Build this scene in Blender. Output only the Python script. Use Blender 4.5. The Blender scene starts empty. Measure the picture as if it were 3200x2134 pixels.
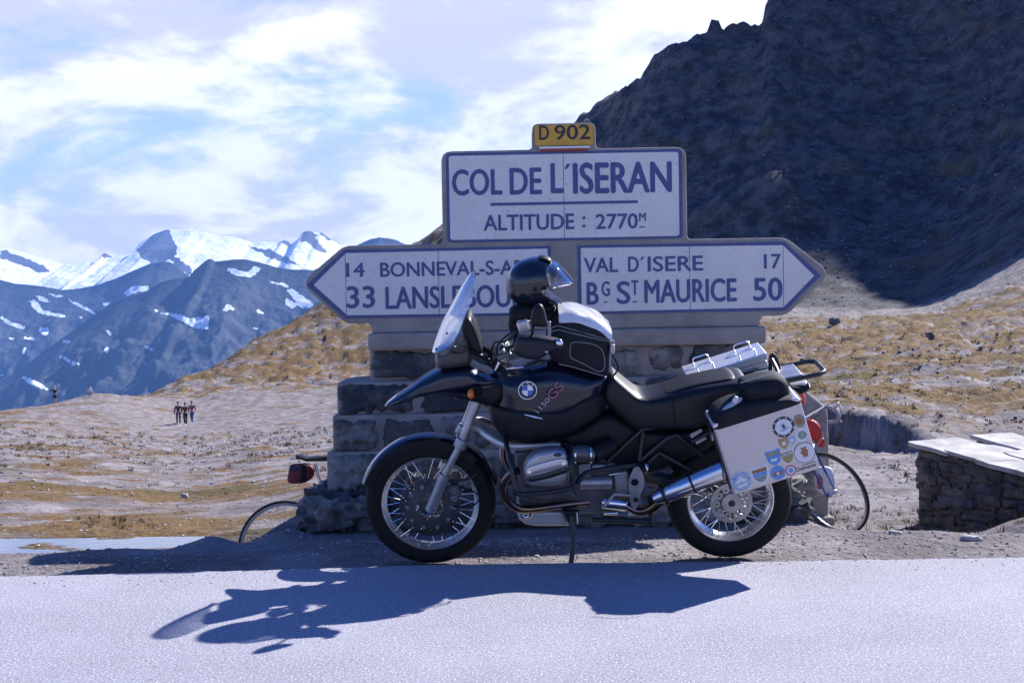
import bpy, bmesh, math, random
import numpy as np
from mathutils import Vector, Matrix

random.seed(7); rng = np.random.default_rng(7)
scene = bpy.context.scene
col = scene.collection
R = math.radians

# ---------------------------------------------------------------- camera
FPX, YH, CAMH, ROLL = 3782.0, 935.0, 1.27, R(1.05)
PITCH = math.atan((1067 - YH) / FPX)
_F = np.array([0, math.cos(PITCH), -math.sin(PITCH)])
_U0 = np.array([0, math.sin(PITCH), math.cos(PITCH)])
_R0 = np.array([1.0, 0, 0])
_Rt = math.cos(ROLL) * _R0 - math.sin(ROLL) * _U0
_Up = math.sin(ROLL) * _R0 + math.cos(ROLL) * _U0
CAM = np.array([0, 0, CAMH])
cam_d = bpy.data.cameras.new('camera'); cam = bpy.data.objects.new('camera', cam_d)
col.objects.link(cam); scene.camera = cam
cam_d.sensor_width = 36; cam_d.lens = 36 * FPX / 3200; cam_d.clip_start = .05; cam_d.clip_end = 60000
m = Matrix.Identity(4)
for i in range(3):
    m[i][0] = _Rt[i]; m[i][1] = _Up[i]; m[i][2] = -_F[i]; m[i][3] = CAM[i]
cam.matrix_world = m

# ---------------------------------------------------------------- light
SUN = np.array([.87, .895, 1.0]); SUN = SUN / np.linalg.norm(SUN)   # towards the sun
sun_d = bpy.data.lights.new('sun', 'SUN'); sun = bpy.data.objects.new('sun', sun_d)
col.objects.link(sun); sun.location = (20, 20, 40)
sun_d.energy = 5.0; sun_d.angle = R(.53); sun_d.color = (1, .975, .955)
sun.rotation_euler = Vector(SUN).to_track_quat('Z', 'Y').to_euler()
vs = scene.view_settings
vs.view_transform = 'Standard'; vs.look = 'None'; vs.gamma = 1; vs.use_curve_mapping = False
vs.exposure = 1.1
scene.cycles.max_bounces = 6; scene.cycles.diffuse_bounces = 2; scene.cycles.transparent_max_bounces = 16
scene.cycles.use_denoising = True
scene.cycles.sample_clamp_indirect = 6

world = bpy.data.worlds.new('World'); scene.world = world; world.use_nodes = True
def build_world():
    nt = world.node_tree; N = nt.nodes; Lk = nt.links; N.clear()
    out = N.new('ShaderNodeOutputWorld'); bg = N.new('ShaderNodeBackground')
    bg.inputs['Strength'].default_value = .10
    Lk.new(bg.outputs[0], out.inputs[0])
    sky = N.new('ShaderNodeTexSky'); sky.sky_type = 'NISHITA'; sky.sun_disc = False
    sky.sun_elevation = math.asin(SUN[2]); sky.sun_rotation = math.atan2(SUN[0], SUN[1])
    sky.altitude = 2770; sky.air_density = 1.0; sky.dust_density = .1; sky.ozone_density = 10
    tc = N.new('ShaderNodeTexCoord')
    def math_(op, a, b=None, c=None, clamp=False):
        n = N.new('ShaderNodeMath'); n.operation = op; n.use_clamp = clamp
        for i, v in enumerate((a, b, c)):
            if v is None: continue
            if isinstance(v, (int, float)): n.inputs[i].default_value = v
            else: Lk.new(v, n.inputs[i])
        return n.outputs[0]
    sep = N.new('ShaderNodeSeparateXYZ'); Lk.new(tc.outputs['Generated'], sep.inputs[0])
    X, Y, Z = sep.outputs
    zz = math_('ADD', math_('MAXIMUM', Z, 0.0), .34)
    u = math_('DIVIDE', X, zz); v = math_('DIVIDE', Y, zz)
    comb = N.new('ShaderNodeCombineXYZ'); Lk.new(u, comb.inputs[0]); Lk.new(v, comb.inputs[1])
    def noise(scale, detail, rough, off=(0, 0, 0), vec=None, dist=0.0):
        mp = N.new('ShaderNodeMapping'); Lk.new(vec or comb.outputs[0], mp.inputs[0])
        mp.inputs['Location'].default_value = off
        n = N.new('ShaderNodeTexNoise'); Lk.new(mp.outputs[0], n.inputs['Vector'])
        n.inputs['Scale'].default_value = scale; n.inputs['Detail'].default_value = detail
        n.inputs['Roughness'].default_value = rough; n.inputs['Distortion'].default_value = dist
        return n.outputs['Fac']
    def ramp(f, a, b):
        n = N.new('ShaderNodeMapRange'); n.interpolation_type = 'SMOOTHSTEP'
        Lk.new(f, n.inputs[0]); n.inputs[1].default_value = a; n.inputs[2].default_value = b
        return n.outputs[0]
    def mix(f, a, b):
        n = N.new('ShaderNodeMix'); n.data_type = 'RGBA'
        if isinstance(f, (int, float)): n.inputs[0].default_value = f
        else: Lk.new(f, n.inputs[0])
        for sck, vv in ((n.inputs[6], a), (n.inputs[7], b)):
            if isinstance(vv, tuple): sck.default_value = (*vv, 1)
            else: Lk.new(vv, sck)
        return n.outputs[2]
    n1 = noise(.95, 10, .60, (3.1, 1.7, 0), dist=.5)
    n2 = noise(2.7, 10, .62, (7.3, 2.9, 4), dist=.3)
    n3 = noise(1.5, 6, .55, (1.2, 9.1, 7))
    # cover thins out towards the zenith
    thin = ramp(Z, .22, .40)
    cov = math_('SUBTRACT', math_('ADD', math_('MULTIPLY', n1, .62), math_('MULTIPLY', n2, .38)), math_('ADD', math_('MULTIPLY', thin, .45), math_('MULTIPLY', ramp(Y, .35, -.15), .5)))
    m_cloud = ramp(cov, .335, .44)
    # towering cumulus along the horizon
    dirn = noise(13, 8, .6, (2.0, 4.0, 1.0), vec=tc.outputs['Generated'])
    au = math_('DIVIDE', X, math_('MAXIMUM', Y, .05))
    def bell(c_, w_, h_):
        q = math_('DIVIDE', math_('SUBTRACT', au, c_), w_); return math_('MULTIPLY', math_('POWER', 2.718, math_('MULTIPLY', math_('MULTIPLY', q, q), -1.0)), h_)
    top = math_('ADD', math_('ADD', bell(-.43, .09, .082), bell(-.33, .045, .018)), bell(.62, .12, .09))
    m_cum = ramp(math_('SUBTRACT', math_('ADD', top, math_('MULTIPLY', math_('SUBTRACT', dirn, .5), .06)), Z), -.004, .006)
    bright = ramp(math_('ADD', math_('MULTIPLY', n2, .6), math_('MULTIPLY', n3, .4)), .44, .54)
    ccol = mix(bright, (4.0, 3.85, 5.2), (6.7, 6.45, 6.65))
    # pale veil close to the horizon
    dm = N.new('ShaderNodeMix'); dm.data_type = 'RGBA'; dm.blend_type = 'MULTIPLY'; dm.inputs[0].default_value = 1; Lk.new(sky.outputs[0], dm.inputs[6]); dm.inputs[7].default_value = (.42, .70, 1.15, 1); deep = dm.outputs[2]   # deep blue high-altitude sky
    veil = ramp(Z, .42, .05)
    base2 = mix(math_('MULTIPLY', veil, .9), deep, (3.2, 4.1, 5.7))
    c1 = mix(math_('MULTIPLY', m_cloud, .93), base2, ccol)
    c2 = mix(math_('MULTIPLY', m_cum, .92), c1, mix(ramp(dirn, .38, .6), (4.9, 4.8, 5.6), (7.2, 6.9, 7.0)))
    Lk.new(c2, bg.inputs['Color'])
build_world()

# ---------------------------------------------------------------- pixel -> place helpers
def ray(x, y): return _F * FPX + _Rt * (x - 1600) + _Up * (1067 - y)
def P(x, y, Y):
    d = ray(x, y); return CAM + d * (Y / d[1])
def G(x, y, z):
    d = ray(x, y); return CAM + d * ((z - CAMH) / d[2])
LEAN, BIKE_O = R(12), np.array([.3, 6.2, -.08])
_Mb = np.array([[1, 0, 0], [0, math.cos(LEAN), -math.sin(LEAN)], [0, math.sin(LEAN), math.cos(LEAN)]])
def L(x, y, yl=0.0):
    c = _Mb.T @ (CAM - BIKE_O); d = _Mb.T @ ray(x, y); t = (yl - c[1]) / d[1]; q = c + d * t
    return float(q[0]), float(q[2])
def w2b(p): return _Mb.T @ (np.array(p) - BIKE_O)
def conv(ox, oy, s): return lambda x, y: (ox + s * x, oy + s * y)
z1 = conv(1100, 1150, 600 / 1447); z2 = conv(1500, 1250, 600 / 1711); z3 = conv(2000, 1050, 750 / 1568)
z4 = conv(1150, 780, 800 / 2201); z7 = conv(1850, 1080, 600 / 2352); zz2 = conv(1700, 350, 1000 / 1960); zz1 = conv(900, 350, 900 / 1882)
def LL(f, pts, yl=0.0): return [L(*f(*p), yl) for p in pts]

# ---------------------------------------------------------------- materials
MATS = {}
def mat(name, c1, rough=.6, metal=0.0, c2=None, scale=8.0, bump=0.0, bscale=None, spec=.5, coat=0.0, rvar=0.0, detail=6, dist=.02, coords='Object', thr=(.35, .65), stretch=None):
    if name in MATS: return MATS[name]
    mt = bpy.data.materials.new(name); mt.use_nodes = True; nt = mt.node_tree; N = nt.nodes; Lk = nt.links
    b = N['Principled BSDF']
    b.inputs['Roughness'].default_value = rough; b.inputs['Metallic'].default_value = metal
    b.inputs['Specular IOR Level'].default_value = spec; b.inputs['Coat Weight'].default_value = coat
    b.inputs['Coat Roughness'].default_value = .10
    b.inputs['Base Color'].default_value = (*c1, 1)
    tc = N.new('ShaderNodeTexCoord'); vec = tc.outputs[coords]
    if stretch:
        mp = N.new('ShaderNodeMapping'); Lk.new(vec, mp.inputs[0]); mp.inputs['Scale'].default_value = stretch; vec = mp.outputs[0]
    if c2 is not None or rvar:
        n = N.new('ShaderNodeTexNoise'); Lk.new(vec, n.inputs['Vector'])
        n.inputs['Scale'].default_value = scale; n.inputs['Detail'].default_value = detail; n.inputs['Roughness'].default_value = .62
        rp = N.new('ShaderNodeMapRange'); rp.interpolation_type = 'SMOOTHSTEP'; Lk.new(n.outputs['Fac'], rp.inputs[0])
        rp.inputs[1].default_value, rp.inputs[2].default_value = thr
        if c2 is not None:
            mx = N.new('ShaderNodeMix'); mx.data_type = 'RGBA'; Lk.new(rp.outputs[0], mx.inputs[0])
            mx.inputs[6].default_value = (*c1, 1); mx.inputs[7].default_value = (*c2, 1); Lk.new(mx.outputs[2], b.inputs['Base Color'])
        if rvar:
            mr = N.new('ShaderNodeMapRange'); Lk.new(rp.outputs[0], mr.inputs[0]); mr.inputs[3].default_value = rough - rvar; mr.inputs[4].default_value = rough + rvar
            Lk.new(mr.outputs[0], b.inputs['Roughness'])
    if bump:
        n = N.new('ShaderNodeTexNoise'); Lk.new(vec, n.inputs['Vector'])
        n.inputs['Scale'].default_value = bscale or scale * 3; n.inputs['Detail'].default_value = 8; n.inputs['Roughness'].default_value = .65
        bp = N.new('ShaderNodeBump'); bp.inputs['Strength'].default_value = bump; bp.inputs['Distance'].default_value = dist
        Lk.new(n.outputs['Fac'], bp.inputs['Height']); Lk.new(bp.outputs[0], b.inputs['Normal'])
    MATS[name] = mt; return mt
def clear_mat(name, tint, gloss, rough=.05, milk=0.0):
    """thin clear plastic: transparent + fresnel gloss + a little milkiness"""
    if name in MATS: return MATS[name]
    mt = bpy.data.materials.new(name); mt.use_nodes = True; nt = mt.node_tree; N = nt.nodes; Lk = nt.links
    N.remove(N['Principled BSDF']); out = N['Material Output']
    t = N.new('ShaderNodeBsdfTransparent'); t.inputs[0].default_value = (*tint, 1)
    g = N.new('ShaderNodeBsdfGlossy'); g.inputs['Roughness'].default_value = rough
    d = N.new('ShaderNodeBsdfTranslucent'); d.inputs[0].default_value = (.85, .87, .95, 1)
    lw = N.new('ShaderNodeLayerWeight'); lw.inputs[0].default_value = gloss
    m1 = N.new('ShaderNodeMixShader'); Lk.new(lw.outputs['Facing'], m1.inputs[0]); Lk.new(t.outputs[0], m1.inputs[1]); Lk.new(g.outputs[0], m1.inputs[2])
    m2 = N.new('ShaderNodeMixShader'); m2.inputs[0].default_value = milk; Lk.new(m1.outputs[0], m2.inputs[1]); Lk.new(d.outputs[0], m2.inputs[2])
    Lk.new(m2.outputs[0], out.inputs[0]); MATS[name] = mt; return mt

# ---------------------------------------------------------------- mesh helpers
def rs_closed(pts, n, smooth=True):
    """resample a closed outline (Catmull-Rom) to n points"""
    p = np.array(pts, float); k = len(p)
    if not smooth:
        q = np.vstack([p, p[:1]])
    else:
        q = []
        for i in range(k):
            a, b, c, d = p[i - 1], p[i], p[(i + 1) % k], p[(i + 2) % k]
            for t in np.linspace(0, 1, 8, endpoint=False):
                q.append(.5 * (2 * b + (c - a) * t + (2 * a - 5 * b + 4 * c - d) * t * t + (3 * b - a - 3 * c + d) * t ** 3))
        q = np.array(q + [q[0]])
    s = np.r_[0, np.cumsum(np.linalg.norm(np.diff(q, axis=0), axis=1))]
    t = np.linspace(0, s[-1], n, endpoint=False)
    return np.stack([np.interp(t, s, q[:, i]) for i in range(q.shape[1])], 1)
def rs_open(pts, n, smooth=True):
    p = np.array(pts, float); k = len(p)
    if smooth and k > 2:
        q = []
        for i in range(k - 1):
            a = p[i - 1] if i else 2 * p[0] - p[1]; b = p[i]; c = p[i + 1]; d = p[i + 2] if i + 2 < k else 2 * p[-1] - p[-2]
            for t in np.linspace(0, 1, 10, endpoint=False):
                q.append(.5 * (2 * b + (c - a) * t + (2 * a - 5 * b + 4 * c - d) * t * t + (3 * b - a - 3 * c + d) * t ** 3))
        q.append(p[-1]); p = np.array(q)
    s = np.r_[0, np.cumsum(np.linalg.norm(np.diff(p, axis=0), axis=1))]
    t = np.linspace(0, s[-1], n)
    return np.stack([np.interp(t, s, p[:, i]) for i in range(p.shape[1])], 1)

class MB:
    def __init__(s): s.v = []; s.f = []
    def add(s, v, f):
        o = len(s.v); s.v += [tuple(map(float, q)) for q in v]; s.f += [tuple(i + o for i in q) for q in f]; return s
    def box(s, c, d, rot=None):
        x, y, z = [q / 2 for q in d]
        v = [(i, j, k) for i in (-x, x) for j in (-y, y) for k in (-z, z)]
        if rot is not None: v = [rot @ Vector(q) for q in v]
        v = [(q[0] + c[0], q[1] + c[1], q[2] + c[2]) for q in v]
        return s.add(v, [(0, 1, 3, 2), (4, 6, 7, 5), (0, 4, 5, 1), (2, 3, 7, 6), (0, 2, 6, 4), (1, 5, 7, 3)])
    def tube(s, pts, r, n=10, smooth=True, steps=None, closed=False, caps=True):
        p = np.array(pts, float)
        if closed: p = rs_closed(p, steps or len(p) * 6, smooth)
        elif len(p) > 2 or steps: p = rs_open(p, steps or (len(p) - 1) * 6, smooth)
        k = len(p); rr = np.full(k, r) if np.isscalar(r) else np.interp(np.linspace(0, 1, k), np.linspace(0, 1, len(r)), r)
        tg = np.roll(p, -1, 0) - np.roll(p, 1, 0) if closed else np.gradient(p, axis=0)
        tg /= np.linalg.norm(tg, axis=1)[:, None] + 1e-12
        a = np.array([0, 0, 1.0]) if abs(tg[0][2]) < .9 else np.array([1.0, 0, 0])
        nn = np.cross(tg[0], a); nn /= np.linalg.norm(nn); V = []
        for i in range(k):
            nn = nn - tg[i] * (nn @ tg[i]); nn /= np.linalg.norm(nn); bb = np.cross(tg[i], nn)
            for j in range(n):
                t = 2 * math.pi * j / n; V.append(p[i] + rr[i] * (math.cos(t) * nn + math.sin(t) * bb))
        Fc = [(i * n + j, i * n + (j + 1) % n, ((i + 1) % k) * n + (j + 1) % n, ((i + 1) % k) * n + j) for i in range(k if closed else k - 1) for j in range(n)]
        if not closed and caps: Fc += [tuple(range(n))[::-1], tuple((k - 1) * n + j for j in range(n))]
        return s.add(V, Fc)
    def lathe(s, prof, n=48, c=(0, 0, 0), a0=0.0, a1=2 * math.pi, close_prof=True):
        """revolve [(radius, y)] about the y axis"""
        full = abs(a1 - a0 - 2 * math.pi) < 1e-6; k = len(prof); na = n if full else n + 1; V = []
        for i in range(na):
            t = a0 + (a1 - a0) * i / n
            V += [(c[0] + r * math.cos(t), c[1] + y, c[2] + r * math.sin(t)) for r, y in prof]
        Fc = []
        for i in range(n):
            i2 = (i + 1) % na
            for j in range(k if close_prof else k - 1):
                j2 = (j + 1) % k; Fc.append((i * k + j, i2 * k + j, i2 * k + j2, i * k + j2))
        if not full and close_prof: Fc += [tuple(range(k)), tuple((na - 1) * k + j for j in range(k))[::-1]]
        return s.add(V, Fc)
    def prism(s, outl, y0, y1, smooth=False, n=None):
        """outline in (x, z), pushed from y0 to y1"""
        p = rs_closed(outl, n or len(outl) * 5) if smooth else np.array(outl, float)
        k = len(p); V = [(x, y0, z) for x, z in p] + [(x, y1, z) for x, z in p]
        return s.add(V, [tuple(range(k)), tuple(range(2 * k - 1, k - 1, -1))] + [(i, i + k, (i + 1) % k + k, (i + 1) % k) for i in range(k)])
    def inflate(s, outl, W, yc=0.0, n=60, rings=7, e=2.4, spine=None, smooth=True, sides=(-1, 1), shrink=.55):
        """pillow-shaped body with the given side outline; W half width, number or f(x,z)"""
        p = rs_closed(outl, n, smooth); c = p.mean(0)
        if spine is None:
            q = p - c; w, vec = np.linalg.eigh(q.T @ q); d = vec[:, 1]; t = q @ d
            e2 = math.sqrt(max(w[0], 1e-9) / w[1]); f = shrink * max(0.0, 1 - e2)
            spine = [c + d * t.min() * f, c + d * t.max() * f]
        sp = np.array(spine, float); base = np.zeros_like(p); best = np.full(len(p), 1e9)
        for a, b in zip(sp[:-1], sp[1:]):
            ab = b - a; t = np.clip(((p - a) @ ab) / (ab @ ab + 1e-12), 0, 1)[:, None]; q = a + t * ab
            dd = np.linalg.norm(p - q, axis=1); mk = dd < best; base[mk] = q[mk]; best[mk] = dd[mk]
        Wf = W if callable(W) else (lambda x, z: W)
        ks = len(p); loops = []
        for sg in sides:
            lp = []
            for k in range(rings + 1):
                t = k / rings * math.pi / 2; sc = max(math.cos(t), 0) ** (2 / e); yy = math.sin(t) ** (2 / e); sc = max(sc, .06)
                q = base + (p - base) * sc
                lp.append([(x, yc + sg * yy * Wf(x, z), z) for x, z in q])
            loops.append(lp)
        ring0 = loops[0][0]; V = list(ring0); Fc = []
        for si, sg in enumerate(sides):
            prev = list(range(ks))
            for k in range(1, rings + 1):
                o = len(V); V += loops[si][k]; cur = list(range(o, o + ks))
                for i in range(ks):
                    q = (prev[i], prev[(i + 1) % ks], cur[(i + 1) % ks], cur[i]); Fc.append(q if sg > 0 else q[::-1])
                prev = cur
            Fc.append(tuple(prev) if sg > 0 else tuple(prev[::-1]))
        if len(sides) == 1: Fc.append(tuple(range(ks)) if sides[0] < 0 else tuple(range(ks))[::-1])
        return s.add(V, Fc)
    def grid(s, fn, nu, nv, thick=0.0):
        """sheet fn(u,v)->(x,y,z), u,v in 0..1; thickness along its normal"""
        A = np.array([[fn(i / nu, j / nv) for j in range(nv + 1)] for i in range(nu + 1)])
        du = np.gradient(A, axis=0); dv = np.gradient(A, axis=1); nr = np.cross(du, dv); nr /= np.linalg.norm(nr, axis=2)[..., None] + 1e-12
        k = nv + 1; idx = lambda i, j: i * k + j; T = (nu + 1) * k
        V = list(A.reshape(-1, 3)); Fc = [(idx(i, j), idx(i + 1, j), idx(i + 1, j + 1), idx(i, j + 1)) for i in range(nu) for j in range(nv)]
        if thick:
            V += list((A - nr * thick).reshape(-1, 3)); Fc += [tuple(T + q for q in f[::-1]) for f in Fc]
            bd = [idx(i, 0) for i in range(nu)] + [idx(nu, j) for j in range(nv)] + [idx(i, nv) for i in range(nu, 0, -1)] + [idx(0, j) for j in range(nv, 0, -1)]
            Fc += [(bd[(i + 1) % len(bd)], bd[i], bd[i] + T, bd[(i + 1) % len(bd)] + T) for i in range(len(bd))]
        return s.add(V, Fc)
    def ball(s, c, r, n=12, mrg=8):
        r = (r, r, r) if np.isscalar(r) else r; V = [(c[0], c[1], c[2] - r[2])]
        for i in range(1, mrg):
            t = math.pi * i / mrg - math.pi / 2
            V += [(c[0] + r[0] * math.cos(t) * math.cos(2 * math.pi * j / n), c[1] + r[1] * math.cos(t) * math.sin(2 * math.pi * j / n), c[2] + r[2] * math.sin(t)) for j in range(n)]
        V.append((c[0], c[1], c[2] + r[2])); Fc = [(0, 1 + (j + 1) % n, 1 + j) for j in range(n)]
        for i in range(mrg - 2):
            Fc += [(1 + i * n + j, 1 + i * n + (j + 1) % n, 1 + (i + 1) * n + (j + 1) % n, 1 + (i + 1) * n + j) for j in range(n)]
        T = len(V) - 1; o = 1 + (mrg - 2) * n; Fc += [(T, o + j, o + (j + 1) % n) for j in range(n)]
        return s.add(V, Fc)
    def build(s, name, material, parent=None, smooth=True, angle=38, bevel=0.0, seg=2, loc=None, world=False):
        me = bpy.data.meshes.new(name); v = s.v
        if world and parent is not None:
            o = parent.location if parent.parent is None else Vector(parent.location) + Vector(parent.parent.location)
            v = [(q[0] - o[0], q[1] - o[1], q[2] - o[2]) for q in v]
        me.from_pydata(v, [], s.f); me.update()
        if smooth:
            me.shade_smooth(); me.set_sharp_from_angle(angle=R(angle))
        me.materials.append(material)
        o = bpy.data.objects.new(name, me); col.objects.link(o)
        if parent is not None: o.parent = parent
        if loc is not None: o.location = loc
        if bevel:
            b = o.modifiers.new('bevel', 'BEVEL'); b.width = bevel; b.segments = seg; b.limit_method = 'ANGLE'; b.angle_limit = R(35)
        return o
def fix_normals(o):
    bm = bmesh.new(); bm.from_mesh(o.data); bmesh.ops.recalc_face_normals(bm, faces=bm.faces); bm.to_mesh(o.data); bm.free(); return o
def empty(name, loc=(0, 0, 0), rot=(0, 0, 0)):
    o = bpy.data.objects.new(name, None); col.objects.link(o); o.location = loc; o.rotation_euler = rot; o.empty_display_size = .1; return o
def tag(o, label=None, cat=None, group=None, kind=None):
    for k, q in (('label', label), ('category', cat), ('group', group), ('kind', kind)):
        if q: o[k] = q
    return o
def link_copy(src, parent, name=None, loc=None, rot=None):
    o = bpy.data.objects.new(name or src.name.split('.')[0], src.data); col.objects.link(o); o.parent = parent
    if loc is not None: o.location = loc
    if rot is not None: o.rotation_euler = rot
    return o
def text_mb(body, x0, x1, z0, z1, y, depth=.002, bold=.0, rot=0.0, pivot=None):
    """lettering in the x-z plane facing -y, filling the box exactly"""
    cu = bpy.data.curves.new('t', 'FONT'); cu.body = body; cu.resolution_u = 4
    ob = bpy.data.objects.new('t', cu); col.objects.link(ob); bpy.context.view_layer.update()
    me = bpy.data.meshes.new_from_object(ob.evaluated_get(bpy.context.evaluated_depsgraph_get()))
    v = np.array([q.co[:] for q in me.vertices]); fs = [tuple(p.vertices) for p in me.polygons]
    bpy.data.objects.remove(ob); bpy.data.curves.remove(cu); bpy.data.meshes.remove(me)
    mn, mx = v.min(0), v.max(0); sx = (x1 - x0) / (mx[0] - mn[0]); sz = (z1 - z0) / (mx[1] - mn[1])
    p = np.stack([x0 + (v[:, 0] - mn[0]) * sx, z0 + (v[:, 1] - mn[1]) * sz], 1)
    if rot:
        c = np.array(pivot); q = p - c; p = c + np.stack([q[:, 0] * math.cos(rot) - q[:, 1] * math.sin(rot), q[:, 0] * math.sin(rot) + q[:, 1] * math.cos(rot)], 1)
    # front sheet + rim
    mb = MB(); n = len(p); V = [(a, y, b) for a, b in p] + [(a, y + depth, b) for a, b in p]; Fc = list(fs)
    ed = {}
    for f in fs:
        for i in range(len(f)):
            ed[(f[i], f[(i + 1) % len(f)])] = 1
    Fc += [(b, a, a + n, b + n) for (a, b) in ed if (b, a) not in ed]
    if bold:   # heavier strokes: the same letters a touch to either side, on slightly different planes
        w = bold * (z1 - z0)
        for dx, dz, k in ((-w, 0, .0003), (w, 0, .0006), (0, w * .8, .0009), (0, -w * .8, .0012)): mb.add([(a + dx, b + k, c + dz) for a, b, c in V], Fc)
    return mb.add(V, Fc)

# numpy gradient noise
_perm = rng.permutation(512)
def _h(ix, iy, s):
    return _perm[(_perm[(ix + s * 57) & 511] + iy) & 511]
def pnoise(x, y, s=0):
    x = np.asarray(x, float); y = np.asarray(y, float)
    ix = np.floor(x).astype(int); iy = np.floor(y).astype(int); fx = x - ix; fy = y - iy
    def g(i, j):
        a = _h(ix + i, iy + j, s) * (2 * math.pi / 512); return np.cos(a) * (fx - i) + np.sin(a) * (fy - j)
    ux = fx * fx * fx * (fx * (fx * 6 - 15) + 10); uy = fy * fy * fy * (fy * (fy * 6 - 15) + 10)
    a = g(0, 0) + (g(1, 0) - g(0, 0)) * ux; b = g(0, 1) + (g(1, 1) - g(0, 1)) * ux
    return (a + (b - a) * uy) * 1.5
_pl = [int(q) for q in _perm]; _cs = [(math.cos(i * 2 * math.pi / 512), math.sin(i * 2 * math.pi / 512)) for i in range(512)]
def snoise(x, y, s=0):
    """pnoise for one point"""
    ix, iy = math.floor(x), math.floor(y); fx, fy = x - ix, y - iy
    def g(i, j):
        c, d = _cs[_pl[(_pl[(ix + i + s * 57) & 511] + iy + j) & 511]]; return c * (fx - i) + d * (fy - j)
    ux = fx * fx * fx * (fx * (fx * 6 - 15) + 10); uy = fy * fy * fy * (fy * (fy * 6 - 15) + 10)
    a = g(0, 0); a += (g(1, 0) - a) * ux; b = g(0, 1); b += (g(1, 1) - b) * ux
    return (a + (b - a) * uy) * 1.5
def fbm(x, y, oct=5, s=0, gain=.5, ridged=False):
    t = 0; a = 1; tot = 0
    for o in range(oct):
        q = pnoise(x * 2 ** o, y * 2 ** o, s + o)
        t = t + a * (1 - 2 * np.abs(q) if ridged else q); tot += a; a *= gain
    return t / tot
def sstep(a, b, x):
    t = np.clip((np.asarray(x, float) - a) / (b - a), 0, 1); return t * t * (3 - 2 * t)
# ================================================================ LAND
def pchip(xk, yk, x):
    xk = np.asarray(xk, float); yk = np.asarray(yk, float); h = np.diff(xk); d = (np.diff(yk, axis=0).T / h).T
    mm = np.zeros_like(yk)
    a, b = d[:-1], d[1:]; ok = a * b > 0
    with np.errstate(divide='ignore', invalid='ignore'):
        mm[1:-1] = np.where(ok, 2 * a * b / (a + b), 0)
    mm[0] = d[0]; mm[-1] = d[-1]
    i = np.clip(np.searchsorted(xk, x) - 1, 0, len(xk) - 2); t = (np.clip(x, xk[0], xk[-1]) - xk[i]) / h[i]
    if yk.ndim > 1: t = t[:, None]; hh = h[i][:, None]
    else: hh = h[i]
    return (2 * t**3 - 3 * t**2 + 1) * yk[i] + (t**3 - 2 * t**2 + t) * hh * mm[i] + (-2 * t**3 + 3 * t**2) * yk[i + 1] + (t**3 - t**2) * hh * mm[i + 1]
class py(float): pass
PROF = {
 -900: [(9, -.8), (14, -1.2), (24, -2.2), (48, -4.4), (92, -7.6), (115, -9.2), (135, -14), (200, -50), (420, -150)],
 0: [(9, -.8), (10.5, -.86), (14.5, -1.17), (21, -1.7), (38, -3.1), (75, -5.9), (115, -8.5), (135, -13), (200, -45), (420, -140)],
 300: [(9, -.8), (10.4, -.85), (14.6, -1.2), (22, -1.9), (43, -3.7), (84, -6.8), (128, -8.1), (150, -13), (220, -45), (420, -130)],
 580: [(9, -.8), (10.3, -.84), (14.8, -1.26), (24, -2.2), (48, -4.4), (92, -7.8), (140, -9.2), (165, py(1185)), (190, -14), (260, -40), (420, -110)],
 800: [(9, -.8), (10.3, -.82), (14.8, -1.2), (24, -2.1), (48, -4.2), (85, -7.2), (150, -8.7), (200, py(1068)), (235, -10), (300, -35), (420, -90)],
 1000: [(9, -.75), (14.8, -1.1), (24, -2.0), (48, -4.0), (85, -6.8), (155, py(1180)), (230, py(958)), (265, -4), (330, -25), (420, -60)],
 1150: [(9, -.7), (24, -1.9), (48, -3.8), (85, -6.3), (155, py(1165)), (260, py(850)), (300, 2), (420, -30)],
 1390: [(9, -.6), (24, -1.6), (48, -3.2), (85, -5), (150, py(1100)), (300, py(715)), (340, 12), (420, -10)],
 1800: [(9, -.6), (24, -1.4), (48, -2.4), (85, -3), (140, py(1020)), (165, py(900)), (230, py(580)), (275, py(398)), (305, 36), (420, 10)],
 2100: [(9, -.6), (24, -1.3), (48, -1.7), (85, -1.9), (140, py(985)), (160, py(900)), (200, py(600)), (255, py(195)), (290, 50), (420, 50)],
 2250: [(9, -.6), (24, -1.27), (48, -1.6), (85, -1.7), (135, py(978)), (155, py(900)), (190, py(620)), (225, py(330)), (252, py(112)), (282, 54), (330, 56), (420, 56)],
 2385: [(9, -.6), (24, -1.25), (48, -1.5), (85, -1.5), (130, py(970)), (150, py(900)), (182, py(640)), (216, py(350)), (247, py(95)), (276, 55), (330, 60), (420, 62)],
 2425: [(9, -.6), (24, -1.25), (48, -1.5), (85, -1.5), (130, py(970)), (150, py(900)), (180, py(640)), (214, py(330)), (244, py(14)), (276, 64), (330, 72), (420, 74)],
 2800: [(9, -.6), (14, -.9), (24, -1.2), (52, -1.3), (85, -1.35), (125, -.8), (145, py(900)), (160, py(800)), (185, py(580)), (210, py(360)), (235, py(120)), (255, py(-120)), (300, 108), (360, 128), (420, 130)],
 3200: [(9, -.6), (14, -.85), (24, -1.1), (52, -1.1), (85, -.6), (105, py(900)), (125, py(800)), (150, py(620)), (180, py(380)), (205, py(150)), (230, py(-80)), (290, 143), (330, 168), (350, 182), (385, 208), (420, 215)],
 3800: [(9, -.5), (24, -.9), (52, -.5), (85, 2), (105, 10), (150, 40), (205, 85), (290, 144), (350, 193), (400, 222), (420, 228)],
 4700: [(9, -.3), (24, -.3), (52, 2), (85, 12), (150, 60), (205, 105), (290, 170), (420, 230)]}
YR = np.r_[np.arange(5.5, 12, .034), 12 * 1.0083 ** np.arange(0, 432)]
UR = np.linspace(-.80, .85, 560)
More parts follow.
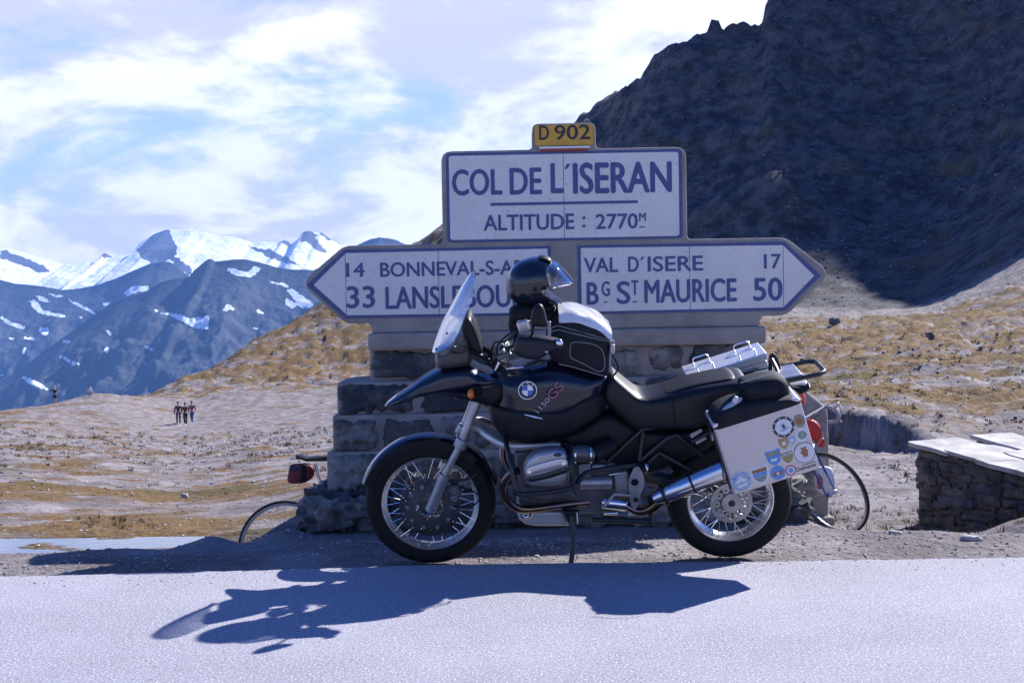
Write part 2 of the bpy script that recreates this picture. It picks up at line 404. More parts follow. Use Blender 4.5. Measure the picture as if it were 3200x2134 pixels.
def land_height():
    pcols = sorted(PROF); uk = []; zk = []
    for px in pcols:
        Yk = [q[0] for q in PROF[px]]; Zk = [P(px, float(q[1]), q[0])[2] if isinstance(q[1], py) else q[1] for q in PROF[px]]
        zk.append(pchip(np.log([5.4] + Yk), np.r_[Zk[0], Zk], np.log(YR))); uk.append((px - 1600) / FPX)
    Z = pchip(np.array(uk), np.array(zk), UR).T                     # rows Y, cols u
    Yg, Ug = np.meshgrid(YR, UR, indexing='ij'); Xg = Ug * Yg
    # --- near shoulder of the road
    zs = -.08 - .1 * sstep(6.35, 7.4, Yg) + .012 * fbm(Xg * 1.3, Yg * 1.3, 4, 3) + .006 * fbm(Xg * 9, Yg * 9, 3, 5)
    Ye = 6.85 + 1.85 * sstep(-1.75, -1.38, Xg) * (1 - sstep(1.72, 2.05, Xg)) + .12 * sstep(1.9, 2.3, Xg)
    Ye = Ye + .1 * fbm(Xg * 1.5, Xg * 0 + .3, 3, 11)
    S = sstep(0, 1, (Yg - Ye) / 1.1)
    for (x, y, hh, r) in ((-1.74, 6.85, .075, .16), (-1.33, 7.05, .10, .2), (-2.3, 6.85, .02, .3), (-.98, 6.9, .03, .25), (1.72, 6.95, .05, .3), (2.3, 6.9, .03, .4)):
        zs = zs + hh * np.exp(-((Xg - x) ** 2 + (Yg - y) ** 2) / r ** 2)
    zb = Z + .05 * fbm(Xg * .9, Yg * .9, 4, 21) + .03 * fbm(Xg * 2.6, Yg * 2.6, 3, 23) + .07 * fbm(Xg * .9, Yg * 3.2, 3, 25) * sstep(9.2, 9.9, Yg) * (1 - sstep(11.2, 12.5, Yg)) * sstep(.05, -.1, Ug)
    zb = zb + .42 * np.exp(-((Xg - 3.75) / .75) ** 2 - ((Yg - 8.0) / .75) ** 2)
    Z = zs * (1 - S) + zb * S
    # a sunken bank on the right, its steep side towards the road
    win = sstep(.17, .22, Ug) * (1 - sstep(.285, .40, Ug + .03 * pnoise(Yg * .7, Ug * 40, 4)))
    yb = 20.3 + .35 * fbm(Ug * 45, Ug * 0, 4, 8) - 34 * (Ug - .262)
    Z = Z + (.16 * fbm(Xg * 2.2, Yg * 2.2, 4, 81) + .12 * fbm(Xg * 5, Yg * 5, 3, 83)) * win * np.exp(-((Yg - yb) / 1.2) ** 2)
    Z = Z - .25 * win * np.exp(-((Yg - yb + .5) / .6) ** 2) + .42 * win * sstep(0, .3, Yg - yb + .15 * fbm(Xg * 4, Yg * 4, 2, 85)) * (1 - sstep(21.5, 36, Yg))
    # --- broken ground, growing with distance
    far = sstep(9, 30, Yg); mid = sstep(80, 150, Yg); rock = mid * sstep(-.14, .03, Ug)
    Z = Z + far * (.10 * fbm(Xg * .35, Yg * .35, 4, 31) + .035 * fbm(Xg * 1.6, Yg * 1.6, 3, 33) + .10 * np.maximum(0, fbm(Xg * .8, Yg * .5, 3, 35) - .12))
    hum = sstep(14, 24, Yg) * (1 - rock) * (1 - .78 * sstep(.0, -.09, Ug) * (1 - sstep(128, 150, Yg)))
    Z = Z + hum * np.clip(Yg / 220, .07, .55) * (sstep(.02, .13, fbm(Xg * .42, Yg * .55, 4, 37)) + .6 * sstep(.05, .15, fbm(Xg * 1.1, Yg * 1.2, 3, 39)) * (Yg < 90))
    Z = Z + mid * (.55 * fbm(Xg * .09, Yg * .09, 4, 41) + .25 * fbm(Xg * .5, Yg * .3, 3, 43))
    steep = rock * sstep(145, 190, Yg)
    Z = Z + steep * (.9 * np.sin(Z * .95 + 5 * fbm(Xg * .03, Yg * .03, 3, 57)) * sstep(.1, .5, fbm(Xg * .02, Yg * .02, 3, 58) + .35) + 4.2 * fbm(Xg * .032 + Yg * .012, Yg * .026, 5, 51, ridged=True) + 1.5 * fbm(Xg * .22 + Yg * .1, Yg * .22, 4, 53, ridged=True) - 2.4)
    # a rounded knoll on the slope
    for (px_, py_, Yh, hh, rx, ry) in ((2440, 560, 172, 8.2, 8.5, 7), (2700, 720, 160, 2.5, 9, 7), (2280, 700, 176, 2.5, 7, 6)):
        c = P(px_, py_, Yh); Z = Z + hh * np.exp(-((Xg - c[0]) / rx) ** 2 - ((Yg - c[1] - 3) / ry) ** 2)
    # rock teeth on the skyline
    for (px_, Yh, hh, r) in ((2428, 243, 2.0, 2.6), (2245, 252, 2.2, 1.6)):
        X0 = (px_ - 1600) / FPX * Yh; d = np.sqrt((Xg - X0) ** 2 + ((Yg - Yh) * .6) ** 2); Z = Z + hh * sstep(r, r * .55, d)
    return Xg, Yg, Z, Ug
LX, LY, LZ, LU = land_height()
def zat(x, y):
    u = x / y; i = np.clip(np.interp(y, YR, np.arange(len(YR))), 0, len(YR) - 1.001); j = np.clip(np.interp(u, UR, np.arange(len(UR))), 0, len(UR) - 1.001)
    a, b = int(i), int(j); fa, fb = i - a, j - b
    return float(LZ[a, b] * (1 - fa) * (1 - fb) + LZ[a + 1, b] * fa * (1 - fb) + LZ[a, b + 1] * (1 - fa) * fb + LZ[a + 1, b + 1] * fa * fb)
def grass_map(X, Y, U):
    g = .485 + .0 * X
    g = g + .07 * np.exp(-((U + .17) / .12) ** 2) * sstep(135, 170, Y)            # tufted hillside on the left
    g = g + .05 * sstep(.12, .2, U) * sstep(17, 30, Y) * (1 - sstep(95, 125, Y))    # meadow on the right
    g = g + .06 * (sstep(.02, .13, fbm(X * .42, Y * .55, 4, 37)) - .4) * sstep(14, 24, Y)
    g = g - .07 * np.exp(-((U + .22) / .10) ** 2) * sstep(30, 60, Y) * (1 - sstep(110, 150, Y))
    g = g - .3 * (1 - sstep(7.6, 9.0, Y)) + .06 * sstep(9, 11, Y) * (1 - sstep(14, 22, Y)) * sstep(.05, -.1, U)
    g = g - .18 * sstep(.2, .24, U) * sstep(8, 9.5, Y) * (1 - sstep(14, 16, Y)) + .25 * np.exp(-((X - 3.75) / .8) ** 2 - ((Y - 8) / .8) ** 2)
    g = g - .30 * np.exp(-((Y - 122) / 9) ** 2) * sstep(.1, .2, U) - .2 * sstep(128, 150, Y) * sstep(-.05, .06, U)
    return g
def heightmesh(name, X, Y, Z, material, attrs=None):
    n, k = Z.shape; co = np.stack([X, Y, Z], -1).reshape(-1, 3).astype(np.float32)
    a = np.arange(n * k).reshape(n, k); q = np.stack([a[:-1, :-1], a[:-1, 1:], a[1:, 1:], a[1:, :-1]], -1).reshape(-1, 4).astype(np.int32)
    me = bpy.data.meshes.new(name); me.vertices.add(len(co)); me.vertices.foreach_set('co', co.ravel())
    me.loops.add(q.size); me.loops.foreach_set('vertex_index', q.ravel())
    me.polygons.add(len(q)); me.polygons.foreach_set('loop_start', np.arange(0, q.size, 4, dtype=np.int32))
    me.polygons.foreach_set('use_smooth', np.ones(len(q), bool)); me.update(calc_edges=True); me.validate()
    for an, arr in (attrs or {}).items():
        at = me.attributes.new(an, 'FLOAT', 'POINT'); at.data.foreach_set('value', arr.astype(np.float32).ravel())
    me.materials.append(material); o = bpy.data.objects.new(name, me); col.objects.link(o); return o

class NT:
    """tiny node-writing helper"""
    def __init__(s, name):
        s.m = bpy.data.materials.new(name); s.m.use_nodes = True; s.t = s.m.node_tree; s.N = s.t.nodes; s.L = s.t.links; s.b = s.N['Principled BSDF']
        s.tc = s.N.new('ShaderNodeTexCoord')
    def noise(s, scale, detail=5, rough=.6, stretch=None, off=None, dist=0.0, kind='Fac'):
        v = s.tc.outputs['Object']
        if stretch or off:
            mp = s.N.new('ShaderNodeMapping'); s.L.new(v, mp.inputs[0]); v = mp.outputs[0]
            if stretch: mp.inputs['Scale'].default_value = stretch
            if off: mp.inputs['Location'].default_value = off
        n = s.N.new('ShaderNodeTexNoise'); s.L.new(v, n.inputs['Vector']); n.inputs['Scale'].default_value = scale
        n.inputs['Detail'].default_value = detail; n.inputs['Roughness'].default_value = rough; n.inputs['Distortion'].default_value = dist
        return n.outputs[kind]
    def voro(s, scale, feature='F1', out='Distance', rnd=1.0, stretch=None):
        v = s.tc.outputs['Object']
        if stretch:
            mp = s.N.new('ShaderNodeMapping'); s.L.new(v, mp.inputs[0]); v = mp.outputs[0]; mp.inputs['Scale'].default_value = stretch
        n = s.N.new('ShaderNodeTexVoronoi'); s.L.new(v, n.inputs['Vector']); n.inputs['Scale'].default_value = scale; n.feature = feature; n.inputs['Randomness'].default_value = rnd
        return n.outputs[out]
    def attr(s, n):
        a = s.N.new('ShaderNodeAttribute'); a.attribute_name = n; return a.outputs['Fac']
    def op(s, o, a, b=None, clamp=False):
        n = s.N.new('ShaderNodeMath'); n.operation = o; n.use_clamp = clamp
        for i, v in enumerate((a, b)):
            if v is None: continue
            if isinstance(v, (int, float)): n.inputs[i].default_value = v
            else: s.L.new(v, n.inputs[i])
        return n.outputs[0]
    def ramp(s, f, a, b, lo=0.0, hi=1.0):
        n = s.N.new('ShaderNodeMapRange'); n.interpolation_type = 'SMOOTHSTEP'; s.L.new(f, n.inputs[0])
        n.inputs[1].default_value = a; n.inputs[2].default_value = b; n.inputs[3].default_value = lo; n.inputs[4].default_value = hi; return n.outputs[0]
    def mix(s, f, a, b):
        n = s.N.new('ShaderNodeMix'); n.data_type = 'RGBA'
        if isinstance(f, (int, float)): n.inputs[0].default_value = f
        else: s.L.new(f, n.inputs[0])
        for k, v in ((n.inputs[6], a), (n.inputs[7], b)):
            if isinstance(v, tuple): k.default_value = (*v, 1)
            else: s.L.new(v, k)
        return n.outputs[2]
    def bump(s, h, strength, dist, prev=None):
        n = s.N.new('ShaderNodeBump'); n.inputs['Strength'].default_value = strength; n.inputs['Distance'].default_value = dist; s.L.new(h, n.inputs['Height'])
        if prev is not None: s.L.new(prev, n.inputs['Normal'])
        return n.outputs[0]
    def done(s, color=None, rough=None, normal=None, spec=.3, metal=None):
        if color is not None:
            if isinstance(color, tuple): s.b.inputs['Base Color'].default_value = (*color, 1)
            else: s.L.new(color, s.b.inputs['Base Color'])
        if rough is not None:
            if isinstance(rough, (int, float)): s.b.inputs['Roughness'].default_value = rough
            else: s.L.new(rough, s.b.inputs['Roughness'])
        if normal is not None: s.L.new(normal, s.b.inputs['Normal'])
        if metal is not None: s.b.inputs['Metallic'].default_value = metal
        s.b.inputs['Specular IOR Level'].default_value = spec; return s.m

def ground_material():
    t = NT('ground_soil_and_grass')
    fine = t.noise(14, 8, .7); mids = t.noise(1.3, 6, .6); big = t.noise(.16, 5, .6, stretch=(.7, 1.3, 1)); peb = t.noise(45, 4, .7)
    soil = t.mix(t.ramp(mids, .35, .68), (.14, .118, .115), (.27, .238, .238))
    soil = t.mix(t.ramp(peb, .58, .72), soil, (.46, .43, .43)); soil = t.mix(t.ramp(fine, .40, .25), soil, (.075, .066, .066))
    grass = t.mix(t.ramp(fine, .35, .65), (.075, .047, .02), (.215, .13, .055)); grass = t.mix(t.ramp(t.noise(.35, 4), .52, .66), grass, (.095, .075, .03))
    gf = t.op('ADD', t.op('ADD', t.op('MULTIPLY', big, .5), t.op('MULTIPLY', t.noise(.9, 7, .65, stretch=(.6, 1.2, 1), off=(5, 2, 1)), .5)), t.op('SUBTRACT', t.attr('grassy'), .5))
    base = t.mix(t.ramp(gf, .475, .55), soil, grass)
    slate = t.mix(t.ramp(t.noise(.35, 8, .68), .36, .66), (.032, .032, .037), (.115, .11, .115)); slate = t.mix(t.ramp(t.voro(.9, 'F1'), .2, .03), slate, (.24, .23, .23))
    slate = t.mix(t.ramp(t.noise(.05, 7, .7, off=(9, 3, 2)), .54, .7, 0, .75), slate, (.15, .105, .055))
    rk = t.ramp(t.op('ADD', t.attr('rocky'), t.op('MULTIPLY', t.op('SUBTRACT', t.noise(.1, 6, .65, off=(1, 7, 0)), .5), .7)), .4, .6)
    base = t.mix(rk, base, slate)
    base = t.mix(t.attr('track'), base, (.15, .13, .125))
    n1 = t.bump(t.noise(7, 9, .72), .9, .035); n2 = t.bump(t.noise(.9, 8, .7), t_rock_strength, .5, n1)
    return t.done(base, .92, n2, .15)
t_rock_strength = .55
def tracks(X, Y):
    tr = np.zeros_like(X)
    for off in (0, 1.5):                                                  # wheel ruts curving over the plateau
        d = np.abs(np.hypot(X + 10 + .0 * Y, (Y - 36) * .8) - (9.0 + off)); tr = np.maximum(tr, np.exp(-(d / .16) ** 2) * (X > -19) * (X < -6))
    for off in (0, .9):
        d = np.abs(Y - (14.8 + off) - .25 * (X + 4)); tr = np.maximum(tr, np.exp(-(d / .07) ** 2) * (X < -1.6) * .9)
    return tr * .75 * sstep(.25, .6, .5 + fbm(X * .8, Y * .8, 3, 77))
rocky = sstep(98, 155, LY) * sstep(-.10, .03, LU) * .95
ground = heightmesh('ground', LX, LY, LZ, ground_material(), dict(grassy=grass_map(LX, LY, LU), rocky=rocky, track=tracks(LX, LY)))
tag(ground, 'stony plateau and hillside with dry golden grass rising to a dark rocky slope', 'ground', kind='structure')

# ---------------------------------------------------------------- road
def asphalt():
    t = NT('weathered_asphalt')
    sp = t.noise(120, 3, .65); sp2 = t.noise(70, 4, .75); bg_ = t.noise(1.1, 5, .6); v = t.voro(210, 'F1', 'Color')
    c = t.mix(t.ramp(bg_, .3, .7), (.235, .23, .265), (.29, .28, .32)); c = t.mix(t.ramp(sp, .55, .65), c, (.66, .64, .68))
    c = t.mix(t.ramp(sp2, .44, .32), c, (.075, .075, .085)); c = t.mix(t.ramp(t.noise(34, 3, .7, off=(2, 8, 1)), .36, .26, 0, .8), c, (.10, .10, .115)); c = t.mix(t.ramp(t.noise(.35, 4, .5, stretch=(.25, 1, 1), off=(3, 3, 0)), .5, .75, 0, .5), c, (.17, .165, .19))
    return t.done(c, .86, t.bump(sp2, .55, .006, t.bump(t.noise(300, 2), .4, .002)), .25)
def road():
    xs = np.r_[np.linspace(-60, -5, 60), np.linspace(-4.98, 5, 700), np.linspace(5.1, 60, 60)]
    ye = np.interp(xs, [-60, -2.46, -1.08, -.33, 1.2, 2.42, 60], [5.73, 5.73, 5.77, 5.82, 5.755, 5.735, 5.73])
    ye = ye + .022 * fbm(xs * 2.1, xs * 0, 3, 61) + .015 * fbm(xs * 11, xs * 0 + 2, 3, 63)
    n = len(xs); V = []; Fc = []
    rows = [(-40, 0), (0, 0), (3, 0)]
    for Y_, z_ in rows: V += [(x, Y_, z_) for x in xs]
    V += [(x, y - .05, .0) for x, y in zip(xs, ye)]; V += [(x, y - .008, -.004) for x, y in zip(xs, ye)]; V += [(x, y + .004, -.02) for x, y in zip(xs, ye)]; V += [(x, y + .03, -.16) for x, y in zip(xs, ye)]
    for r in range(6): Fc += [(r * n + i, r * n + i + 1, (r + 1) * n + i + 1, (r + 1) * n + i) for i in range(n - 1)]
    return tag(MB().add(V, Fc).build('road', asphalt(), angle=30), 'grey weathered asphalt road in the foreground', 'road', kind='structure')
road()

# ---------------------------------------------------------------- meltwater
wt = NT('shallow_water'); wt.done((.10, .13, .17), .06, wt.bump(wt.noise(9, 3), .12, .01), .6)
wmb = MB(); wp = rs_closed([(-5.4, 9.7), (-3.6, 9.85), (-2.4, 10.0), (-1.7, 10.3), (-1.75, 10.8), (-2.6, 11.05), (-4.0, 11.1), (-5.6, 11.0)], 60)
wmb.add([(x, y, -.858) for x, y in wp], [tuple(range(60))]); water = wmb.build('water', wt.m); tag(water, 'shallow meltwater pool reflecting the sky on muddy ground', 'water', kind='structure')

# ---------------------------------------------------------------- far mountains
def z5(x, y): return (.5102 * x, 600 + .5102 * y)
def inpoly(px_, py_, poly):
    inside = np.zeros(px_.shape, bool); n = len(poly)
    for i in range(n):
        (x1, y1), (x2, y2) = poly[i], poly[(i + 1) % n]
        c = ((y1 > py_) != (y2 > py_)) & (px_ < (x2 - x1) * (py_ - y1) / (y2 - y1 + 1e-9) + x1); inside ^= c
    return inside
def proj(X, Y, Z):
    v = np.stack([X, Y, Z - CAMH], -1); w = v @ _F; return 1600 + FPX * (v @ _Rt) / w, 1067 - FPX * (v @ _Up) / w
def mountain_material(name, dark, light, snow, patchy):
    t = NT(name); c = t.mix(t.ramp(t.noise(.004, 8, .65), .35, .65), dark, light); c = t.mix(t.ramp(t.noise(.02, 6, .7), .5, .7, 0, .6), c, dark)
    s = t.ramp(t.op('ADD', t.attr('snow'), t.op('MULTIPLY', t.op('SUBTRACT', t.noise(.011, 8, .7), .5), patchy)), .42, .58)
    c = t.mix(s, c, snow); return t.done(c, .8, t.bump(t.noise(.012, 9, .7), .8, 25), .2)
SNOW1 = [[(925, 705), (990, 740), (1080, 745), (1180, 775), (1240, 765), (1280, 755), (1275, 840), (1200, 840), (1130, 800), (1060, 765), (960, 735)],
 [(420, 655), (500, 690), (560, 720), (598, 745), (575, 752), (500, 710), (430, 675)], [(170, 665), (220, 660), (260, 720), (330, 740), (415, 760), (400, 770), (300, 755), (230, 740), (200, 700)],
 [(0, 755), (60, 790), (165, 830), (150, 842), (60, 815), (0, 780)], [(750, 620), (800, 580), (920, 572), (900, 605), (830, 615), (780, 640)],
 [(1385, 465), (1430, 470), (1520, 490), (1560, 450), (1600, 470), (1570, 500), (1530, 525), (1450, 515), (1400, 490)], [(200, 625), (290, 650), (310, 680), (260, 670)],
 [(290, 620), (400, 640), (340, 645)], [(235, 830), (300, 830), (290, 880), (250, 865)], [(135, 878), (225, 900), (215, 914), (150, 898)], [(370, 915), (400, 903), (435, 918), (390, 927)],
 [(335, 985), (400, 1010), (460, 1040), (515, 1062), (450, 1063), (390, 1025)], [(880, 938), (930, 955), (975, 985), (960, 994), (900, 960)], [(640, 845), (670, 848), (700, 885), (680, 888)],
 [(1355, 720), (1400, 680), (1420, 700), (1450, 715), (1400, 727)], [(1560, 712), (1600, 728), (1632, 752), (1580, 738)], [(1745, 590), (1800, 600), (1860, 640), (1930, 690), (1880, 720), (1830, 700), (1800, 650)],
 [(1750, 650), (1820, 690), (1800, 712), (1750, 692)], [(120, 1118), (200, 1148), (270, 1182), (310, 1220), (250, 1205), (170, 1168)], [(0, 1108), (50, 1123), (0, 1128)],
 [(650, 938), (668, 968), (652, 1000), (638, 970)], [(140, 950), (165, 943), (152, 992), (133, 988)], [(620, 675), (692, 678), (655, 702)], [(1540, 823), (1592, 838), (1560, 845)], [(485, 758), (522, 768), (500, 777)],
 [(1640, 545), (1740, 560), (1800, 590), (1700, 570)], [(1100, 460), (1180, 490), (1170, 515), (1120, 480)], [(60, 890), (120, 905), (60, 900)]]
ROCK3 = [[(835, 360), (880, 310), (960, 250), (1030, 222), (1060, 290), (1090, 340), (1075, 390), (1010, 430), (930, 450), (880, 410)], [(1035, 400), (1090, 400), (1180, 470), (1180, 520), (1090, 480)],
 [(0, 350), (60, 365), (120, 395), (200, 420), (330, 495), (240, 490), (130, 450), (0, 405)], [(620, 390), (640, 370), (670, 370), (695, 395), (650, 412)],
 [(1835, 295), (1868, 235), (1910, 230), (1960, 320), (2010, 375), (1940, 360), (1890, 310)], [(1500, 330), (1650, 350), (1750, 400), (1850, 455), (1700, 425), (1600, 375)], [(1715, 315), (1750, 285), (1810, 330), (1760, 330)], [(1940, 235), (2000, 235), (2060, 310), (2000, 290)]]
def mountain(name, sky, Yk, D, zbase, nx, ny, material, seed, snowf, amp, label, power=.8):
    sk = np.array([z5(*q) for q in sky]); pxs = np.linspace(sk[0, 0], sk[-1, 0], nx); pys = np.interp(pxs, sk[:, 0], sk[:, 1]) + 2.2 * fbm(pxs / 22, pxs * 0, 4, seed)
    us = (pxs - 1600) / FPX; zsky = np.array([P(a, b, Yk)[2] for a, b in zip(pxs, pys)])
    ts = np.r_[np.linspace(-.35, -.05, 8), np.linspace(0, 1, ny) ** 1.15]; T, U = np.meshgrid(ts, us, indexing='ij')
    Y = Yk - np.maximum(T, 0) * D - np.minimum(T, 0) * D; X = U * Yk * (1 + 0 * T)
    k = np.where(T >= 0, np.maximum(T, 0) ** power, -T * 1.6); Z = zsky[None] * (1 - k) + zbase * k
    env = np.clip(np.abs(T) * 5, 0, 1); w = Yk / 14
    Z = Z + env * amp * (fbm(X / w, Y / w * .6, 6, seed + 3, ridged=True) - .25) + env * amp * .25 * fbm(X / w * 5, Y / w * 5, 4, seed + 9)
    pxv, pyv = proj(X, Y, Z); q = snowf(pxv, pyv, X, Y, Z)
    for _ in range(1): q[1:-1, 1:-1] = (q[1:-1, 1:-1] * 2 + q[:-2, 1:-1] + q[2:, 1:-1] + q[1:-1, :-2] + q[1:-1, 2:]) / 6
    return tag(heightmesh(name, X, Y, Z, material, dict(snow=q)), label, 'mountain', kind='structure')
def snow_low(px_, py_, X, Y, Z):
    s = np.zeros(px_.shape)
    wx = px_ + 7 * fbm(px_ / 11, py_ / 11, 3, 5); wy = py_ + 5 * fbm(px_ / 8 + 7, py_ / 8, 3, 6)
    for pl in SNOW1: s[inpoly(wx, wy, [z5(*q) for q in pl])] = 1
    return s
def snow_high(px_, py_, X, Y, Z):
    s = np.ones(px_.shape); wx = px_ + 7 * pnoise(px_ / 14, py_ / 14, 5); wy = py_ + 7 * pnoise(px_ / 14 + 7, py_ / 14, 6)
    for pl in ROCK3: s[inpoly(wx, wy, [z5(*q) for q in pl])] = .05
    return s
SK3 = [(-1500, 300), (-600, 250), (0, 335), (100, 355), (200, 385), (300, 410), (400, 440), (520, 430), (620, 420), (636, 382), (660, 376), (690, 392), (840, 375), (850, 340), (880, 310), (960, 260), (1030, 230), (1100, 235), (1200, 232), (1280, 250), (1350, 265), (1440, 275), (1500, 290), (1560, 310), (1640, 305), (1720, 310), (1750, 290), (1800, 315), (1840, 290), (1870, 245), (1900, 238), (1960, 250), (1990, 250), (2040, 290), (2090, 325), (2300, 370), (2700, 400), (3600, 380)]
SK2 = [(-1500, 480), (-600, 560), (0, 535), (100, 560), (250, 575), (400, 600), (500, 590), (600, 570), (720, 530), (830, 480), (930, 440), (1010, 425), (1060, 430), (1100, 455), (1160, 510), (1300, 560), (1800, 520), (2100, 420), (2210, 320), (2280, 290), (2340, 277), (2430, 290), (2520, 330), (2700, 420), (3600, 520)]
SK1 = [(-1500, 1500), (-300, 1280), (0, 1160), (150, 1060), (300, 950), (450, 850), (550, 775), (640, 715), (740, 660), (900, 610), (1000, 550), (1080, 530), (1170, 520), (1200, 480), (1250, 440), (1290, 410), (1310, 410), (1330, 425), (1440, 415), (1500, 410), (1600, 430), (1700, 460), (1800, 475), (1900, 475), (2100, 500), (2600, 600), (3600, 700)]
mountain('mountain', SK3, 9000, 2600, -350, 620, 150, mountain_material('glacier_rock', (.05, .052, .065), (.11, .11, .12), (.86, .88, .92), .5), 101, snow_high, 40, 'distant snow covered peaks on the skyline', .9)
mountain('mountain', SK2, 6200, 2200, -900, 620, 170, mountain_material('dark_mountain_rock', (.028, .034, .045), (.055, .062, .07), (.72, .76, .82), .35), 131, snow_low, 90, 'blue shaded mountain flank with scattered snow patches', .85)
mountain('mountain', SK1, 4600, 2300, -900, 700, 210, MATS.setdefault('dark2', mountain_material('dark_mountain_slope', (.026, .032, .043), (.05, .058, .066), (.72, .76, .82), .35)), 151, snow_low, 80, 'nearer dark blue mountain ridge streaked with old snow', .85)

# ---------------------------------------------------------------- air
hz = MB().box((0, 4900, 60), (16000, 10600, 2500)); hm = bpy.data.materials.new('haze_air'); hm.use_nodes = True
for n in list(hm.node_tree.nodes):
    if n.type == 'BSDF_PRINCIPLED': hm.node_tree.nodes.remove(n)
pv = hm.node_tree.nodes.new('ShaderNodeVolumePrincipled'); pv.inputs['Color'].default_value = (.20, .43, 1.0, 1); pv.inputs['Density'].default_value = 5.5e-5; pv.inputs['Anisotropy'].default_value = .0
hm.node_tree.links.new(pv.outputs[0], hm.node_tree.nodes['Material Output'].inputs['Volume'])
tag(hz.build('haze', hm, smooth=False), 'thin blue mountain haze', 'haze', kind='stuff')
# ================================================================ STONE MONUMENT WITH ROAD SIGN
YS = 7.85
def W(px_, py_, Y=YS):
    q = P(px_, py_, Y); return float(q[0]), float(q[2])
def stone_mb(c, d, seed, rough=.012, k=5, e=8):
    """rounded, slightly uneven block"""
    V = []; idx = {}; Fc = []
    rs = random.Random(seed); off = rs.random() * 90
    def vert(p):
        key = tuple(round(q, 5) for q in p)
        if key in idx: return idx[key]
        a = np.array(p); n = (np.abs(a) ** e).sum() ** (1 / e); a = a / n if n > 0 else a
        q = np.array([c[i] + a[i] * d[i] / 2 for i in range(3)])
        f = rough * (snoise(q[0] * 6 + off + q[1] * 3, q[2] * 6 + off, 3) + .7 * (1 - 3 * abs(snoise(q[0] * 13 + off, q[2] * 13 + q[1] * 9, 4))) + .4 * snoise(q[0] * 31 + off, q[2] * 31 + q[1] * 9, 5))
        q = q + a * f * 2.2; idx[key] = len(V); V.append(q); return idx[key]
    g = np.linspace(-1, 1, k + 1)
    for ax in range(3):
        for sg in (-1, 1):
            for i in range(k):
                for j in range(k):
                    qd = []
                    for a, b in ((i, j), (i + 1, j), (i + 1, j + 1), (i, j + 1)):
                        p = [0, 0, 0]; p[ax] = sg; p[(ax + 1) % 3] = g[a]; p[(ax + 2) % 3] = g[b]; qd.append(vert(p))
                    Fc.append(tuple(qd) if sg > 0 else tuple(qd[::-1]))
    return MB().add(V, Fc)

concrete = mat('sign_concrete', (.235, .205, .185), .88, c2=(.315, .28, .255), scale=5, bump=.35, bscale=60, dist=.006, detail=9)
mortar = mat('mortar', (.25, .22, .20), .95, c2=(.34, .30, .275), scale=7, bump=.8, bscale=38, dist=.012)
def stone_mat(i, a, b):
    t = NT('pillar_stone_%d' % i); n = t.noise(3.2, 8, .68, off=(i * 3.1, i, 2)); sp = t.noise(24, 6, .7)
    c = t.mix(t.ramp(n, .38, .66), a, b); c = t.mix(t.ramp(sp, .60, .74, 0, .8), c, (.36, .36, .37)); c = t.mix(t.ramp(sp, .38, .26), c, (.035, .036, .042))
    return t.done(c, .9, t.bump(t.noise(9, 9, .72), .8, .03, t.bump(sp, .5, .008)), .2)
SM = [stone_mat(0, (.055, .057, .066), (.19, .185, .185)), stone_mat(1, (.08, .08, .085), (.34, .32, .295)), stone_mat(2, (.065, .068, .08), (.29, .28, .27)), stone_mat(3, (.055, .056, .063), (.115, .112, .115))]

cx0 = W(1767, 900)[0]
mon = tag(empty('road_sign_monument', (cx0, YS + .35, -.2)), 'stone pillar carrying a pale concrete direction sign with blue lettering behind the motorcycle', 'road sign')
# stone courses: (y top, y bottom, front depth, [x splits])
courses = [(1083, 1183, YS + .02, [1145, 1385, 1560, 1740, 1900, 2012, 2142, 2392], [0, 3, 0, 2, 2, 1, 0]),
 (1183, 1287, YS - .04, [1042, 1300, 1500, 1650, 1830, 2010, 2130, 2290, 2470], [0, 3, 1, 0, 3, 2, 1, 2]),
 (1287, 1404, YS - .08, [1028, 1194, 1375, 1478, 1660, 1850, 2000, 2200, 2482], [1, 3, 2, 0, 1, 3, 0, 2]),
 (1404, 1535, YS - .13, [1010, 1190, 1380, 1560, 1700, 1900, 2120, 2340, 2488], [2, 0, 1, 3, 2, 0, 3, 1])]
for ci, (yt, yb, yf, xs, ms) in enumerate(courses):
    for k in range(len(xs) - 1):
        pm = (yt + yb) / 2; a = W(xs[k], pm, yf)[0]; b = W(xs[k + 1], pm, yf)[0]; xm = (xs[k] + xs[k + 1]) / 2
        rl = -.0183 * (xm - 1767)
        zt = W(xm, yt + rl * 0, yf)[1]; zb_ = W(xm, yb + rl * 0, yf)[1]
        zt = W(1767, yt, yf)[1]; zb_ = W(1767, yb, yf)[1]
        rs = random.Random(ci * 31 + k); gap = .042 + .02 * rs.random()
        end = k in (0, len(xs) - 2); dep = .74 if end else .34; zj = (rs.random() - .5) * .03
        st = stone_mb(((a + b) / 2, yf + dep / 2 + (0 if end else rs.random() * .015), (zt + zb_) / 2 + zj), (b - a - gap, dep, zt - zb_ - gap * (.55 if end else 1.2)), ci * 100 + k, .0085, 12)
        st.build('stone', SM[ms[k]], mon, angle=24, world=True)
# mortar core, one block per course so that the joints are filled but sit back
core = MB()
for ci, (yt, yb, yf, xs, ms) in enumerate(courses):
    a = W(xs[0], yt, yf)[0] + .014; b = W(xs[-1], yt, yf)[0] - .014; zt = W(1767, yt, yf)[1]; zb_ = W(1767, yb, yf)[1]
    core.box(((a + b) / 2, yf + .373, (zt + zb_) / 2), (b - a, .68 - .004 * ci, zt - zb_ + .004 * ci))
core.build('mortar_core', mortar, mon, world=True, smooth=False, bevel=.02)
